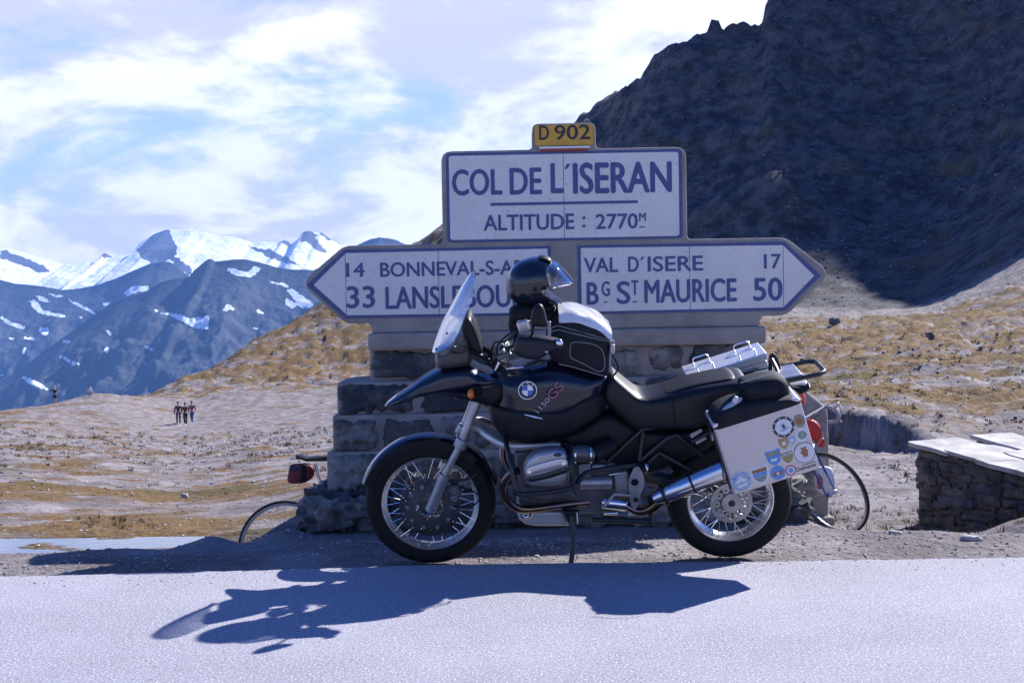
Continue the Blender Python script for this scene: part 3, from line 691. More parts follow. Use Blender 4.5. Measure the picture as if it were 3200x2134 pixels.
# rough footing: layered ledges and base blocks
foot = [((962, 1250), 1532, 1562, YS - .22, 3), ((938, 1215), 1560, 1643, YS - .30, 1), ((1215, 1520), 1548, 1640, YS - .28, 3), ((1520, 1900), 1540, 1640, YS - .24, 0), ((1900, 2250), 1545, 1645, YS - .24, 2), ((2250, 2532), 1532, 1600, YS - .2, 1),
        ((2300, 2545), 1600, 1660, YS - .2, 3), ((985, 1300), 1640, 1700, YS - .24, 3), ((1300, 1800), 1636, 1690, YS - .2, 0), ((1800, 2300), 1640, 1690, YS - .2, 3)]
for k, ((xa, xb), yt, yb, yf, mi) in enumerate(foot):
    a = W(xa, yt, yf)[0]; b = W(xb, yt, yf)[0]; zt = W(1767, yt, yf)[1]; zb_ = W(1767, yb, yf)[1]
    stone_mb(((a + b) / 2, yf + .45, (zt + zb_) / 2), (b - a, .9, zt - zb_ + .03), 900 + k, .02, 12, 9).build('footing_stone', SM[mi], mon, angle=24, world=True)
# sloped block standing behind the right flank
yf = 9.45; blk = P(2490, 1600, yf)
cb_ = tag(empty('concrete_block', (float(blk[0]), yf, -.75)), 'grey sloped concrete block behind the right flank of the pillar', 'block')
MB().prism([W(2300, 1185, yf), W(2500, 1202, yf), W(2588, 1275, yf), W(2594, 1450, yf), W(2590, 1640, yf), W(2300, 1640, yf)], yf, yf + .6).build('block_body', mortar, cb_, world=True, bevel=.03)
MB().prism([W(2290, 1640, yf), W(2606, 1640, yf), W(2606, 1612, yf), W(2290, 1612, yf)], yf - .05, yf + .66).build('block_footing', mortar, cb_, world=True, bevel=.02)
# ---- concrete
def zl(py_): return W(1767, py_)[1]
def wx(px_, py_=850): return W(px_, py_)[0]
top_l, top_r = wx(1381, 620), wx(2146, 600); arm_t, arm_b = zl(755), zl(999); tip_z = zl(870); pt = zl(466)
pl_l, pl_r, pl_t = wx(1663, 420), wx(1861, 420), zl(385)
def rounded(pts, r, n=4):
    out = []
    for i in range(len(pts)):
        a, b, c = np.array(pts[i - 1]), np.array(pts[i]), np.array(pts[(i + 1) % len(pts)]); rr = r[i] if isinstance(r, (list, tuple)) else r
        if rr <= 0: out.append(tuple(b)); continue
        u = (a - b) / np.linalg.norm(a - b); v = (c - b) / np.linalg.norm(c - b); rr = min(rr, np.linalg.norm(a - b) * .45, np.linalg.norm(c - b) * .45)
        for t in np.linspace(0, 1, n + 1): out.append(tuple((1 - t) ** 2 * (b + u * rr) + 2 * t * (1 - t) * b + t * t * (b + v * rr)))
    return out
outl = [(wx(938, 885), tip_z), (wx(1075, 770), arm_t), (top_l, arm_t), (top_l, pt), (pl_l, pt), (pl_l, pl_t), (pl_r, pl_t), (pl_r, pt), (top_r, pt), (top_r, arm_t), (wx(2456, 742), arm_t), (wx(2600, 855), tip_z), (wx(2456, 985), arm_b), (wx(2382, 988), arm_b), (wx(2370, 1022), zl(1030)), (wx(1165, 1035), zl(1030)), (wx(1156, 1014), arm_b), (wx(1080, 1010), arm_b)]
sl = rounded(outl, [.09, .05, .03, .07, .03, .045, .045, .03, .07, .03, .05, .09, .05, .02, .01, .01, .02, .05])
slab = MB().prism(sl, YS, YS + .2).build('concrete_sign', concrete, mon, world=True, bevel=.013, seg=3)
fix_normals(slab)
MB().box(((wx(1150, 1055) + wx(2392, 1040)) / 2, YS + .32, (zl(1030) + zl(1085)) / 2), (wx(2392, 1040) - wx(1150, 1055), .70, zl(1030) - zl(1085))).build('concrete_base', concrete, mon, world=True, bevel=.02, seg=2)
# raised rim round the slab
blue = mat('enamel_blue', (.030, .052, .185), .35, c2=(.045, .075, .24), scale=40, thr=(.4, .7))
t = NT('enamel_white'); spk = t.noise(70, 3, .55); c = t.mix(t.ramp(t.noise(3, 4), .35, .7), (.60, .575, .56), (.66, .635, .62)); c = t.mix(t.ramp(spk, .66, .72), c, (.12, .09, .08)); c = t.mix(t.ramp(t.noise(160, 2), .30, .22), c, (.44, .42, .41))
white = t.done(c, .32, t.bump(t.noise(12, 4), .08, .004), .45)
yellow = mat('enamel_yellow', (.62, .33, .028), .38, c2=(.54, .27, .02), scale=14)
black = mat('sign_black', (.02, .018, .018), .45); red_ = mat('sign_red', (.38, .035, .02), .45); strip_white = mat('sign_white', (.7, .68, .66), .45)
def panel(name, outer, inner, joints):
    b = MB().prism(outer, YS - .006, YS + .003).build(name, blue, mon, world=True, smooth=False); fix_normals(b)
    # tiles: cut the white field at the joints
    xs = [min(q[0] for q in inner)] + joints + [max(q[0] for q in inner)]
    for a, c_ in zip(xs[:-1], xs[1:]):
        poly = clip(clip(inner, a + .002, 1), c_ - .002, -1)
        tl = MB().prism(poly, YS - .011, YS - .004).build('enamel_tile', white, b, smooth=False, world=True); fix_normals(tl)
    return b
def clip(poly, x, side):
    out = []
    for i in range(len(poly)):
        a, b = poly[i], poly[(i + 1) % len(poly)]; ia, ib = (a[0] - x) * side >= 0, (b[0] - x) * side >= 0
        if ia: out.append(a)
        if ia != ib:
            t_ = (x - a[0]) / (b[0] - a[0]); out.append((x, a[1] + t_ * (b[1] - a[1])))
    return out
def rect(xl, xr, yt, yb, r=0.0):
    q = [(xl, yb), (xl, yt), (xr, yt), (xr, yb)]; return rounded(q, r) if r else q
zc = lambda px_, py_: W(px_, py_)[1]
TP = panel('name_panel', rect(wx(1396, 620), wx(2132, 620), zl(474), zl(752), .03), rect(wx(1404, 620), wx(2122, 620), zl(482), zl(744), .025), [wx(1762, 620)])
lz = [zc(1400, 775), zc(1400, 990)]; mid = (lz[0] + lz[1]) / 2
LP = panel('arrow_panel', [(wx(956), mid), (wx(1077), lz[0]), (wx(1722), lz[0]), (wx(1722), lz[1]), (wx(1077), lz[1])],
           [(wx(980), mid), (wx(1083), lz[0] - .022), (wx(1713), lz[0] - .017), (wx(1713), lz[1] + .017), (wx(1083), lz[1] + .022)], [wx(1080.5), wx(1371)])
rz = [zc(2130, 771), zc(2130, 971)]; rm = (rz[0] + rz[1]) / 2; rz[0] = lz[0]; rz[1] = lz[1]; rm = mid
RP = panel('arrow_panel', [(wx(2565), rm), (wx(2452), rz[1]), (wx(1806), rz[1]), (wx(1806), rz[0]), (wx(2452), rz[0])],
           [(wx(2543), rm), (wx(2446), rz[1] + .022), (wx(1815), rz[1] + .017), (wx(1815), rz[0] - .017), (wx(2446), rz[0] - .022)], [wx(2155), wx(2447)])
def lettering(parent, body, x0, x1, yt, yb, m_=None, bold=.03, xm=None):
    xm = xm or (x0 + x1) / 2
    zt, zb_ = W(xm, yt)[1], W(xm, yb)[1]
    return text_mb(body, wx(x0, yt), wx(x1, yt), zb_, zt, YS - .0135, .004, bold).build('lettering', m_ or blue, parent, world=True, smooth=False)
def bar(parent, x0, x1, yt, yb, m_=None):
    xm = (x0 + x1) / 2; a, b = W(xm, yt)[1], W(xm, yb)[1]
    return MB().box(((wx(x0, yt) + wx(x1, yt)) / 2, YS - .0115, (a + b) / 2), (wx(x1, yt) - wx(x0, yt), .004, a - b)).build('lettering', m_ or blue, parent, world=True, smooth=False)
lettering(TP, 'COL', 1414, 1567, 531, 610); lettering(TP, 'DE', 1594, 1690, 527, 607); lettering(TP, 'L', 1722, 1758, 513, 603); lettering(TP, 'ISERAN', 1792, 2095, 509, 603, bold=.034)
MB().prism([W(1764, 530), W(1771, 530), W(1783, 513), W(1771, 513)], YS - .0135, YS - .0095).build('lettering', blue, TP, world=True, smooth=False)
bar(TP, 1533, 1992, 631, 640)
lettering(TP, 'ALTITUDE', 1512, 1793, 671, 719); bar(TP, 1820, 1829, 677, 686); bar(TP, 1820, 1829, 703, 712); lettering(TP, '2770', 1862, 1991, 669, 715); lettering(TP, 'M', 1997, 2017, 666, 692); bar(TP, 1998, 2014, 708, 712)
lettering(LP, '14', 1083, 1138, 822, 865); lettering(LP, 'BONNEVAL-S-ARC', 1189, 1679, 817, 861); lettering(LP, '33', 1085, 1170, 895, 962); lettering(LP, 'LANSLEBOURG', 1206, 1690, 893, 961)
lettering(RP, 'VAL', 1825, 1930, 806, 851); lettering(RP, 'D', 1963, 1994, 803, 849); lettering(RP, 'ISERE', 2024, 2195, 801, 847); lettering(RP, '17', 2387, 2438, 795, 839)
MB().prism([W(1999, 814), W(2004, 814), W(2014, 803), W(2005, 803)], YS - .0135, YS - .0095).build('lettering', blue, RP, world=True, smooth=False)
lettering(RP, 'B', 1834, 1868, 884, 951); lettering(RP, 'G', 1880, 1904, 880, 925); bar(RP, 1887, 1898, 942, 946); lettering(RP, 'S', 1928, 1967, 880, 949); lettering(RP, 'T', 1973, 1993, 877, 921); bar(RP, 1976, 1990, 941, 945)
lettering(RP, 'MAURICE', 2014, 2299, 873, 944); lettering(RP, '50', 2354, 2442, 869, 939)
DP = MB().prism(rect(wx(1671, 420), wx(1853, 420), zl(391), zl(456), .02), YS - .012, YS + .004).build('number_plate', yellow, mon, world=True, smooth=False); fix_normals(DP)
lettering(DP, 'D', 1685, 1714, 394, 438, black); lettering(DP, '902', 1733, 1843, 392, 437, black)
MB().box((wx(1763, 460), YS - .016, zl(463)), (wx(1842, 460) - wx(1685, 460), .05, .014)).build('ledge', strip_white, mon, world=True, smooth=False, bevel=.003)
MB().box((wx(1763, 469), YS - .008, zl(470)), (wx(1836, 460) - wx(1690, 460), .03, .010)).build('ledge', red_, mon, world=True, smooth=False)
# ================================================================ MOTORCYCLE
navy = mat('navy_paint', (.0045, .0065, .017), .2, 0.0, coat=.45, spec=.4, rvar=.06, scale=3)
plast = mat('black_plastic', (.007, .008, .011), .45, bump=.1, bscale=260, dist=.002, spec=.22)
gloss_black = mat('gloss_black', (.008, .009, .012), .25, spec=.5)
rubber = mat('tyre_rubber', (.008, .008, .009), .8, c2=(.014, .013, .013), scale=30, spec=.3)
vinyl = mat('seat_vinyl', (.009, .009, .012), .40, bump=.35, bscale=320, dist=.0015, spec=.33)
alu = mat('cast_aluminium', (.40, .40, .42), .42, .75, c2=(.30, .30, .32), scale=14, bump=.15, bscale=150, dist=.002)
alu_dark = mat('dark_engine_metal', (.085, .087, .095), .5, .7, c2=(.14, .14, .15), scale=10)
chrome = mat('chrome', (.72, .72, .74), .12, 1.0, rvar=.05, scale=20)
rimalu = mat('rim_aluminium', (.80, .80, .82), .22, .9, c2=(.7, .7, .72), scale=25)
header_m = mat('tempered_pipe', (.30, .19, .10), .22, 1.0, c2=(.16, .12, .15), scale=6)
frame_m = mat('frame_black', (.012, .013, .016), .38, spec=.5)
panalu = mat('pannier_aluminium', (.60, .545, .53), .46, .35, c2=(.52, .47, .46), scale=120, bump=.06, bscale=400, dist=.001, detail=3)
lidalu = mat('pannier_lid', (.70, .69, .70), .36, .5, c2=(.62, .61, .62), scale=60)
grey_tube = mat('fork_grey', (.30, .31, .34), .36, .6, c2=(.25, .26, .29), scale=20)
disc_m = mat('brake_disc', (.24, .23, .23), .3, 1.0, c2=(.17, .16, .16), scale=30)
amber = mat('amber_lens', (.55, .13, .008), .15, coat=.5); redlens = mat('red_lens', (.55, .02, .012), .15, coat=.6)
screen_m = clear_mat('clear_screen', (.90, .92, .96), .42, .06, .05)
fabric = mat('black_nylon', (.008, .009, .013), .72, bump=.5, bscale=420, dist=.001, c2=(.015, .016, .021), scale=9, spec=.25)
seam = mat('grey_piping', (.30, .30, .33), .6)
badge_w = mat('badge_white', (.75, .77, .82), .3); badge_b = mat('badge_blue', (.04, .13, .5), .3); badge_k = mat('badge_black', (.008, .008, .01), .3)

moto = empty('motorcycle', tuple(BIKE_O), (LEAN, 0, 0))
tag(moto, 'dark blue touring motorcycle leaning on its side stand at the road edge', 'motorcycle')

def spoke_mesh(r0, r1, a0, a1, y0, y1, th=.0019):
    mb = MB(); mb.tube([(r0 * math.cos(a0), y0, r0 * math.sin(a0)), (r1 * math.cos(a1), y1, r1 * math.sin(a1))], th, 6, steps=2); return mb
def moto_wheel(name, px_c, rt, wt_, rr, wr, seed):
    cx, cz = L(*px_c); hub = MB()
    hub.lathe([(.012, -.075), (.03, -.075), (.034, -.06), (.055, -.055), (.058, -.045), (.03, -.035), (.028, .035), (.058, .045), (.055, .055), (.034, .06), (.03, .075), (.012, .075)], 32)
    w = hub.build(name, alu_dark, moto, loc=(cx, 0, cz))
    h = wt_ / 2; prof = []
    for t in np.linspace(-1.08, 1.08, 15): prof.append((rt - .052 * (1 - math.cos(t * 1.25)), h * math.sin(t * math.pi / 2 / 1.08)))
    prof += [(rr + .018, h * .98), (rr - .001, h * .74), (rr - .012, h * .6), (rr - .012, -h * .6), (rr - .001, -h * .74), (rr + .018, -h * .98)]
    MB().lathe(prof, 96).build('tyre', rubber, w, angle=50)
    tr = MB(); nb = 46
    hw = wr / 2
    MB().lathe([(rr + .003, -hw), (rr + .003, -hw + .006), (rr - .006, -hw + .009), (rr - .012, -hw + .022), (rr - .026, -.012), (rr - .026, .012), (rr - .012, hw - .022), (rr - .006, hw - .009), (rr + .003, hw - .006), (rr + .003, hw), (rr - .010, hw), (rr - .022, hw - .014), (rr - .034, .010), (rr - .034, -.010), (rr - .022, -hw + .014), (rr - .010, -hw)], 96).build('rim', rimalu, w, angle=30)
    protos = []
    for sg in (-1, 1):
        for lean in (-1, 1): protos.append(spoke_mesh(rr - .012, .055, 0, lean * .85, sg * (hw - .012), sg * .05, .0021))
    ns = 20
    for k, mb in enumerate(protos):
        first = None
        for i in range(ns // 2):
            ang = 2 * math.pi * i / (ns // 2) + k * .157 + .05
            if first is None: first = mb.build('spoke', chrome, w); first.rotation_euler = (0, -ang, 0)
            else: link_copy(first, w, 'spoke', rot=(0, -ang, 0))
    return w
def drilled_disc(r0, r1, y, th=.004, n=120, rows=5):
    mb = MB(); rs = np.linspace(r0, r1, rows + 1); V = []; Fc = []
    for j in range(rows + 1):
        for i in range(n):
            t = 2 * math.pi * i / n
            V += [(rs[j] * math.cos(t), y - th / 2, rs[j] * math.sin(t)), (rs[j] * math.cos(t), y + th / 2, rs[j] * math.sin(t))]
    id_ = lambda i, j, s: 2 * (j * n + i % n) + s
    hole = lambda i, j: 0 <= j < rows and (j % 2 == 1) and ((i % n) % 4 == (2 if j == 1 else 0))
    for j in range(rows):
        for i in range(n):
            if hole(i, j): continue
            Fc += [(id_(i, j, 0), id_(i + 1, j, 0), id_(i + 1, j + 1, 0), id_(i, j + 1, 0)), (id_(i, j + 1, 1), id_(i + 1, j + 1, 1), id_(i + 1, j, 1), id_(i, j, 1))]
            for (di, dj, a, b) in ((1, 0, (i + 1, j), (i + 1, j + 1)), (-1, 0, (i, j + 1), (i, j)), (0, 1, (i + 1, j + 1), (i, j + 1)), (0, -1, (i, j), (i + 1, j))):
                if hole(i + di, j + dj) or not 0 <= j + dj < rows: Fc.append((id_(*a, 0), id_(*b, 0), id_(*b, 1), id_(*a, 1)))
    return mb.add(V, Fc)
FW = moto_wheel('front_wheel', (1346, 1566), .331, .112, .256, .072, 1)
RW = moto_wheel('rear_wheel', (2277, 1553), .316, .152, .225, .105, 2)
for sg in (-1, 1):
    drilled_disc(.112, .153, sg * .078).build('brake_disc', disc_m, FW, angle=20)
    MB().lathe([(.070, sg * .078 - .004), (.114, sg * .078 - .003), (.114, sg * .078 + .003), (.070, sg * .078 + .004)], 40).build('disc_carrier', alu_dark, FW)
    for k in range(10):
        t = k * math.pi / 5; MB().lathe([(.001, -.006), (.010, -.006), (.010, .006), (.001, .006)], 10, (.113 * math.cos(t), sg * .078, .113 * math.sin(t))).build('disc_bobbin', alu, FW)
# rear hub ring with round bosses (seen from the free side)
MB().lathe([(.088, -.080), (.106, -.080), (.106, -.070), (.088, -.070)], 60).build('hub_ring', alu, RW)
MB().lathe([(.018, -.086), (.050, -.086), (.056, -.078), (.056, -.05), (.018, -.05)], 40).build('hub_flange', alu, RW)
for k in range(10):
    t = k * math.pi / 5 + .1; MB().lathe([(.006, -.078), (.019, -.078), (.019, -.068), (.006, -.068)], 14, (.072 * math.cos(t), 0, .072 * math.sin(t))).build('hub_boss', alu, RW)
MB().lathe([(.0005, -.076), (.018, -.076), (.018, -.06), (.0005, -.06)], 20).build('axle_bore', gloss_black, RW)
fcx, fcz = L(1346, 1566); rcx, rcz = L(2277, 1553)

def pt3(f, x, y, yl): a = L(*f(x, y), yl); return (a[0], yl, a[1])
def tube_px(name, f, pts, r, m_, parent=moto, n=10, smooth=True, steps=None):
    """pts: (x, y, lateral)"""
    return MB().tube([pt3(f, *q) for q in pts], r, n, smooth, steps).build(name, m_, parent)
# ---- fork
for sg, nm in ((-1, 'near'), (1, 'far')):
    yl = sg * .105
    f = (lambda x, y: z1(x, y)) if sg < 0 else (lambda x, y: z1(x - 3, y))
    if sg > 0:   # same metres as the near leg, mirrored
        A = [L(*z1(*q), -.105) for q in ((592, 1070), (700, 800), (826, 560), (945, 250), (1000, 110))]
    else: A = [L(*z1(*q), yl) for q in ((592, 1070), (700, 800), (826, 560), (945, 250), (1000, 110))]
    p3 = [(a, yl, b) for a, b in A]
    leg = MB().tube(p3[:2], .030, 16, steps=2).build('fork_slider', grey_tube, moto)
    MB().tube([p3[1], p3[2]], .019, 16, steps=2).build('fork_tube', alu, moto)
    d = np.array(p3[2]) - np.array(p3[1]); d /= np.linalg.norm(d)
    MB().tube([np.array(p3[2]) - d * .03, np.array(p3[2]) + d * .02], .033, 16, steps=2).build('fork_collar', grey_tube, moto, bevel=.004)
    MB().tube([p3[2], p3[4]], .0215, 16, steps=2).build('fork_stanchion', alu, moto)
    bt = np.array(p3[0]); MB().tube([bt + d * .03, bt - d * .008], [.031, .027], 16, steps=3).build('axle_clamp', grey_tube, leg, bevel=.004)
    MB().lathe([(.001, -.006), (.011, -.006), (.011, .006), (.001, .006)], 16, (fcx, yl + sg * .03, fcz - .012)).build('clamp_bolt', chrome, leg)
# calipers
for sg in (-1, 1):
    c = L(*z1(770, 940), -.10)
    cal = MB().prism([(c[0] - .03, c[1] - .045), (c[0] + .02, c[1] - .04), (c[0] + .034, c[1] + .0), (c[0] + .022, c[1] + .05), (c[0] - .022, c[1] + .045), (c[0] - .036, c[1] + .005)], sg * .10 - .022, sg * .10 + .022).build('brake_caliper', alu_dark, moto, bevel=.006)
    for dz in (.022, -.022): MB().lathe([(.008, sg * .123 - .004), (.014, sg * .123 - .004), (.014, sg * .123 + .004), (.008, sg * .123 + .004)], 16, (c[0], 0, c[1] + dz)).build('piston_cap', alu, cal)
tube_px('brake_hose', z1, [(790, 880, -.11), (960, 960, -.13), (900, 1040, -.12), (760, 1040, -.1)], .004, rubber)
tube_px('fender_strut', z1, [(700, 860, -.085), (850, 840, -.085), (940, 800, -.085)], .007, frame_m)
# ---- front mudguard
fd = MB(); prof = [(.346, -.066), (.356, -.055), (.362, -.03), (.364, 0), (.362, .03), (.356, .055), (.346, .066), (.343, .066), (.352, .054), (.357, .03), (.359, 0), (.357, -.03), (.352, -.054), (.343, -.066)]
fd.lathe(prof, 40, (fcx, 0, fcz), R(18), R(160)); fender = fd.build('front_mudguard', navy, moto)
sd = MB(); sd.lathe([(.306, -.068), (.348, -.066), (.348, -.062), (.306, -.064)], 24, (fcx, 0, fcz), R(45), R(160)); sd.build('mudguard_side', plast, moto)
sd = MB(); sd.lathe([(.318, .064), (.348, .062), (.348, .066), (.318, .068)], 24, (fcx, 0, fcz), R(45), R(160)); sd.build('mudguard_side', navy, moto)
# ---- beak and front bodywork
B4 = lambda pts, yl=0.0: LL(z4, pts, yl)
def wid(knots):  # half width as a function of x (px in z4 coordinates)
    kx = [L(*z4(q[0], 1150))[0] for q in knots]; kw = [q[1] for q in knots]; return lambda x, z: float(np.interp(x, kx, kw))
beak = MB().inflate(B4([(145, 1338), (215, 1272), (330, 1195), (460, 1100), (570, 1035), (660, 990), (780, 968), (880, 968), (960, 1012), (1060, 1045), (1180, 1042), (1190, 1100), (1040, 1120), (920, 1150), (850, 1185), (640, 1190), (500, 1225), (380, 1265), (250, 1318)], 0), wid([(145, .055), (400, .085), (700, .12), (1000, .15), (1200, .17)]), n=90, rings=8, e=3.2).build('beak', navy, moto, angle=50)
MB().inflate(B4([(500, 1228), (640, 1196), (850, 1200), (920, 1150), (1040, 1118), (1180, 1100), (1195, 1180), (1170, 1270), (1085, 1338), (985, 1318), (870, 1288), (690, 1252)], -.1), wid([(500, .10), (850, .165), (1200, .2)]), n=70, rings=6, e=4).build('side_fairing', plast, moto, angle=50)
MB().inflate(B4([(260, 1300), (330, 1262), (420, 1245), (415, 1265), (340, 1290)], -.06), .012, -.075, n=26, rings=3).build('beak_vent', gloss_black, beak)
for sg in (-1, 1):
    c = L(*z4(885, 1232), -.2); mb = MB().ball((c[0], sg * .215, c[1]), (.017, .030, .024), 16, 10); mb.build('turn_signal', amber, moto)
    MB().tube([(c[0] + .012, sg * .19, c[1]), (c[0] + .05, sg * .15, c[1] - .004)], [.025, .02], 14, steps=2).build('signal_stalk', plast, moto)
# headlight housing and nose
MB().inflate(B4([(585, 895), (690, 845), (760, 745), (860, 718), (890, 860), (885, 975), (760, 1000), (650, 1010), (585, 1000)], -.05), .125, n=56, rings=7, e=4).build('headlight_fairing', mat('smoked_grey', (.035, .034, .038), .3, c2=(.05, .045, .045), scale=8, spec=.5), moto, angle=50)
MB().inflate(B4([(700, 850), (740, 825), (820, 822), (850, 850), (820, 885), (730, 890)], -.12), .008, -.128, n=26, rings=3).build('fairing_vent', gloss_black, moto)
MB().inflate(B4([(805, 665), (835, 575), (862, 562), (895, 590), (940, 690), (988, 858), (945, 882), (870, 805), (835, 745)], -.05), .115, n=50, rings=6, e=5).build('instrument_pod', plast, moto, angle=50)
MB().inflate(B4([(895, 610), (905, 605), (982, 850), (972, 858)], -.05), .095, 0, n=30, rings=4, e=6).build('dial_face', mat('dial_glass', (.02, .022, .026), .08, coat=.6), moto)
for sg in (-1, 1): MB().tube([(*[L(*z4(880, 870), -.09)[0]], sg * .085, L(*z4(880, 870), -.09)[1]), (L(*z4(1040, 960), -.09)[0], sg * .08, L(*z4(1040, 960), -.09)[1]), (L(*z4(1030, 1000), -.09)[0], sg * .08, L(*z4(1030, 1000), -.09)[1])], .012, 8).build('fairing_bracket', plast, moto)
# windscreen: centre line and swept-back edge
CL = rs_open([L(*z4(*q), 0) for q in ((556, 862), (585, 760), (640, 615), (715, 475), (795, 335), (845, 262), (884, 204))], 17)
ED = rs_open([L(*z4(*q), -.17) for q in ((580, 908), (700, 835), (765, 742), (838, 560), (895, 430), (917, 320), (905, 240))], 17)
ew = np.interp(np.linspace(0, 1, 17), [0, .2, .5, .8, .93, 1], [.13, .165, .185, .16, .11, .03])
def scr(u, v):
    i = v * 16; k = min(int(i), 15); t = i - k; s = 2 * u - 1
    c = CL[k] * (1 - t) + CL[k + 1] * t; e_ = ED[k] * (1 - t) + ED[k + 1] * t; w_ = ew[k] * (1 - t) + ew[k + 1] * t
    q = c + (e_ - c) * abs(s) ** 2.0; return (q[0], s * w_, q[1])
wsn = MB().grid(scr, 20, 24, .003).build('windscreen', screen_m, moto, angle=80)
for sg in (-1, 1):
    for v in (.06, .30):
        q = scr(.5 + sg * .35, v); MB().ball((q[0] - .002, q[1], q[2]), .007, 10, 6).build('screen_bolt', gloss_black, wsn)
# ---- tank
tankw = wid([(1000, .14), (1150, .19), (1400, .205), (1750, .19), (2050, .14)])
tank = MB().inflate([L(q[0], q[1], -.1) for q in ((1530, 1172), (1600, 1156), (1690, 1138), (1760, 1140), (1850, 1165), (1905, 1185), (1900, 1230), (1870, 1270), (1820, 1300), (1760, 1345), (1690, 1368), (1600, 1358), (1545, 1335), (1530, 1290), (1528, 1230))], tankw, n=90, rings=9, e=3.4).build('fuel_tank', navy, moto, angle=60)
MB().inflate([L(q[0], q[1], -.12) for q in ((1528, 1262), (1600, 1252), (1720, 1262), (1760, 1262), (1840, 1222), (1895, 1235), (1890, 1290), (1830, 1330), (1760, 1366), (1680, 1382), (1600, 1378), (1555, 1352), (1532, 1310))], lambda x, z: tankw(x, z) + .012, n=80, rings=8, e=4.5).build('tank_side_cover', plast, moto, angle=50)
def on_tank(px_, py_):
    return L(px_, py_, -.212)
# roundel
ex, ez = on_tank(*z4(1372, 1207)); rr_ = .045; ey = -.2165
emb = MB().lathe([(.0005, ey), (rr_, ey), (rr_, ey + .012), (.0005, ey + .012)], 40, (ex, 0, ez)).build('round_emblem', badge_k, moto)
MB().lathe([(rr_ - .0035, ey - .0025), (rr_ + .0005, ey - .0025), (rr_ + .0005, ey + .004), (rr_ - .0035, ey + .004)], 40, (ex, 0, ez)).build('emblem_ring', badge_w, emb)
for k in range(4):
    sec = MB(); a0 = k * math.pi / 2; pts = [(ex, ez)] + [(ex + .0275 * math.cos(a0 + t), ez + .0275 * math.sin(a0 + t)) for t in np.linspace(0, math.pi / 2, 10)]
    fix_normals(sec.prism(pts, ey - .002, ey + .002).build('emblem_quarter', badge_w if k in (0, 2) else badge_b, emb, smooth=False))
for ch, an in (('B', 132), ('M', 90), ('W', 48)):
    a = R(an); px0 = (ex + .0345 * math.cos(a), ez + .0345 * math.sin(a))
    text_mb(ch, px0[0] - .005, px0[0] + .005, px0[1] - .0045, px0[1] + .0045, ey - .0012, .001, .01, a - math.pi / 2, px0).build('emblem_letter', badge_w, emb, smooth=False)
# model lettering slanting up the tank
ang = R(49); o0 = on_tank(*z4(1466, 1404))
text_mb('1150', o0[0], o0[0] + .088, o0[1], o0[1] + .024, -.221, .002, .0, ang, o0).build('tank_lettering', mat('pink_grey_print', (.42, .36, .42), .5), moto, smooth=False)
o1 = (o0[0] + .094 * math.cos(ang), o0[1] + .094 * math.sin(ang))
text_mb('GS', o1[0], o1[0] + .085, o1[1] - .012, o1[1] + .036, -.2215, .002, .0, ang, o1).build('tank_lettering', mat('dull_red_print', (.33, .10, .14), .5), moto, smooth=False)
q0, q1 = on_tank(*z4(1345, 1412)), on_tank(*z4(1500, 1448)); MB().tube([(q0[0], -.222, q0[1]), (q1[0], -.222, q1[1])], [.004, .006, .003], 8, steps=5).build('tank_trim', chrome, moto)
# ---- handlebar and controls
hb = [(-.42, z4(1630, 800)), (-.30, z4(1480, 800)), (-.16, z4(1330, 800)), (-.06, z4(1190, 850))]
pl = [(*[L(*q, y)[0]], y, L(*q, y)[1]) for y, q in hb]
MB().tube(pl + [(a, -b, c) for a, b, c in pl[::-1]], .0115, 10).build('handlebar', frame_m, moto)
for sg in (-1, 1):
    a, b, c = pl[0]; d = np.array(pl[0]) - np.array(pl[1]); d /= np.linalg.norm(d); p0 = np.array([a, b, c])
    if sg > 0: p0[1] *= -1; d[1] *= -1
    grip = MB().tube([p0 - d * .13, p0], .0175, 12, steps=6).build('grip', rubber, moto)
    MB().ball(tuple(p0 + d * .012), (.018, .018, .018), 12, 8).build('bar_end', chrome, grip)
    gp = LL(z4, [(1252, 868), (1262, 810), (1300, 748), (1400, 738), (1510, 748), (1640, 775), (1678, 805), (1660, 850), (1560, 890), (1480, 940), (1400, 945), (1310, 925)], -.40)
    MB().inflate(gp, .045, sg * .385, n=50, rings=5, e=3).build('hand_guard', mat('guard_plastic', (.010, .012, .02), .42, spec=.3), moto, angle=50)
    mp = LL(z4, [(1396, 620), (1400, 560), (1428, 495), (1468, 462), (1508, 490), (1533, 575), (1546, 640), (1528, 664), (1470, 662), (1412, 652)], -.43)
    mir = MB().inflate(mp, .03, sg * .43, n=40, rings=6, e=2.2).build('mirror', plast, moto, angle=60)
    s0, s1 = L(*z4(1418, 655), -.42), L(*z4(1412, 745), -.36); MB().tube([(s0[0], sg * .43, s0[1]), (s1[0], sg * .37, s1[1]), (s1[0] - .01, sg * .33, s1[1] - .02)], .007, 8).build('mirror_stem', frame_m, mir)
    lv = [L(*z4(1260, 820), -.3), L(*z4(1420, 860), -.38), L(*z4(1540, 880), -.44)]
    MB().tube([(lv[0][0], sg * .28, lv[0][1]), (lv[1][0], sg * .36, lv[1][1]), (lv[2][0], sg * .44, lv[2][1])], [.009, .007, .006], 8).build('hand_lever', alu, moto)
    rv = L(*z4(1335, 655), -.27); MB().box((rv[0], sg * .27, rv[1]), (.055, .05, .05), Matrix.Rotation(-.3, 3, 'Y')).build('fluid_reservoir', mat('reservoir_alu', (.62, .58, .54), .3, .6), moto, bevel=.008, seg=3)
    sw = L(*z4(1290, 780), -.26); MB().box((sw[0], sg * .26, sw[1]), (.05, .06, .045)).build('switch_block', plast, moto, bevel=.008)
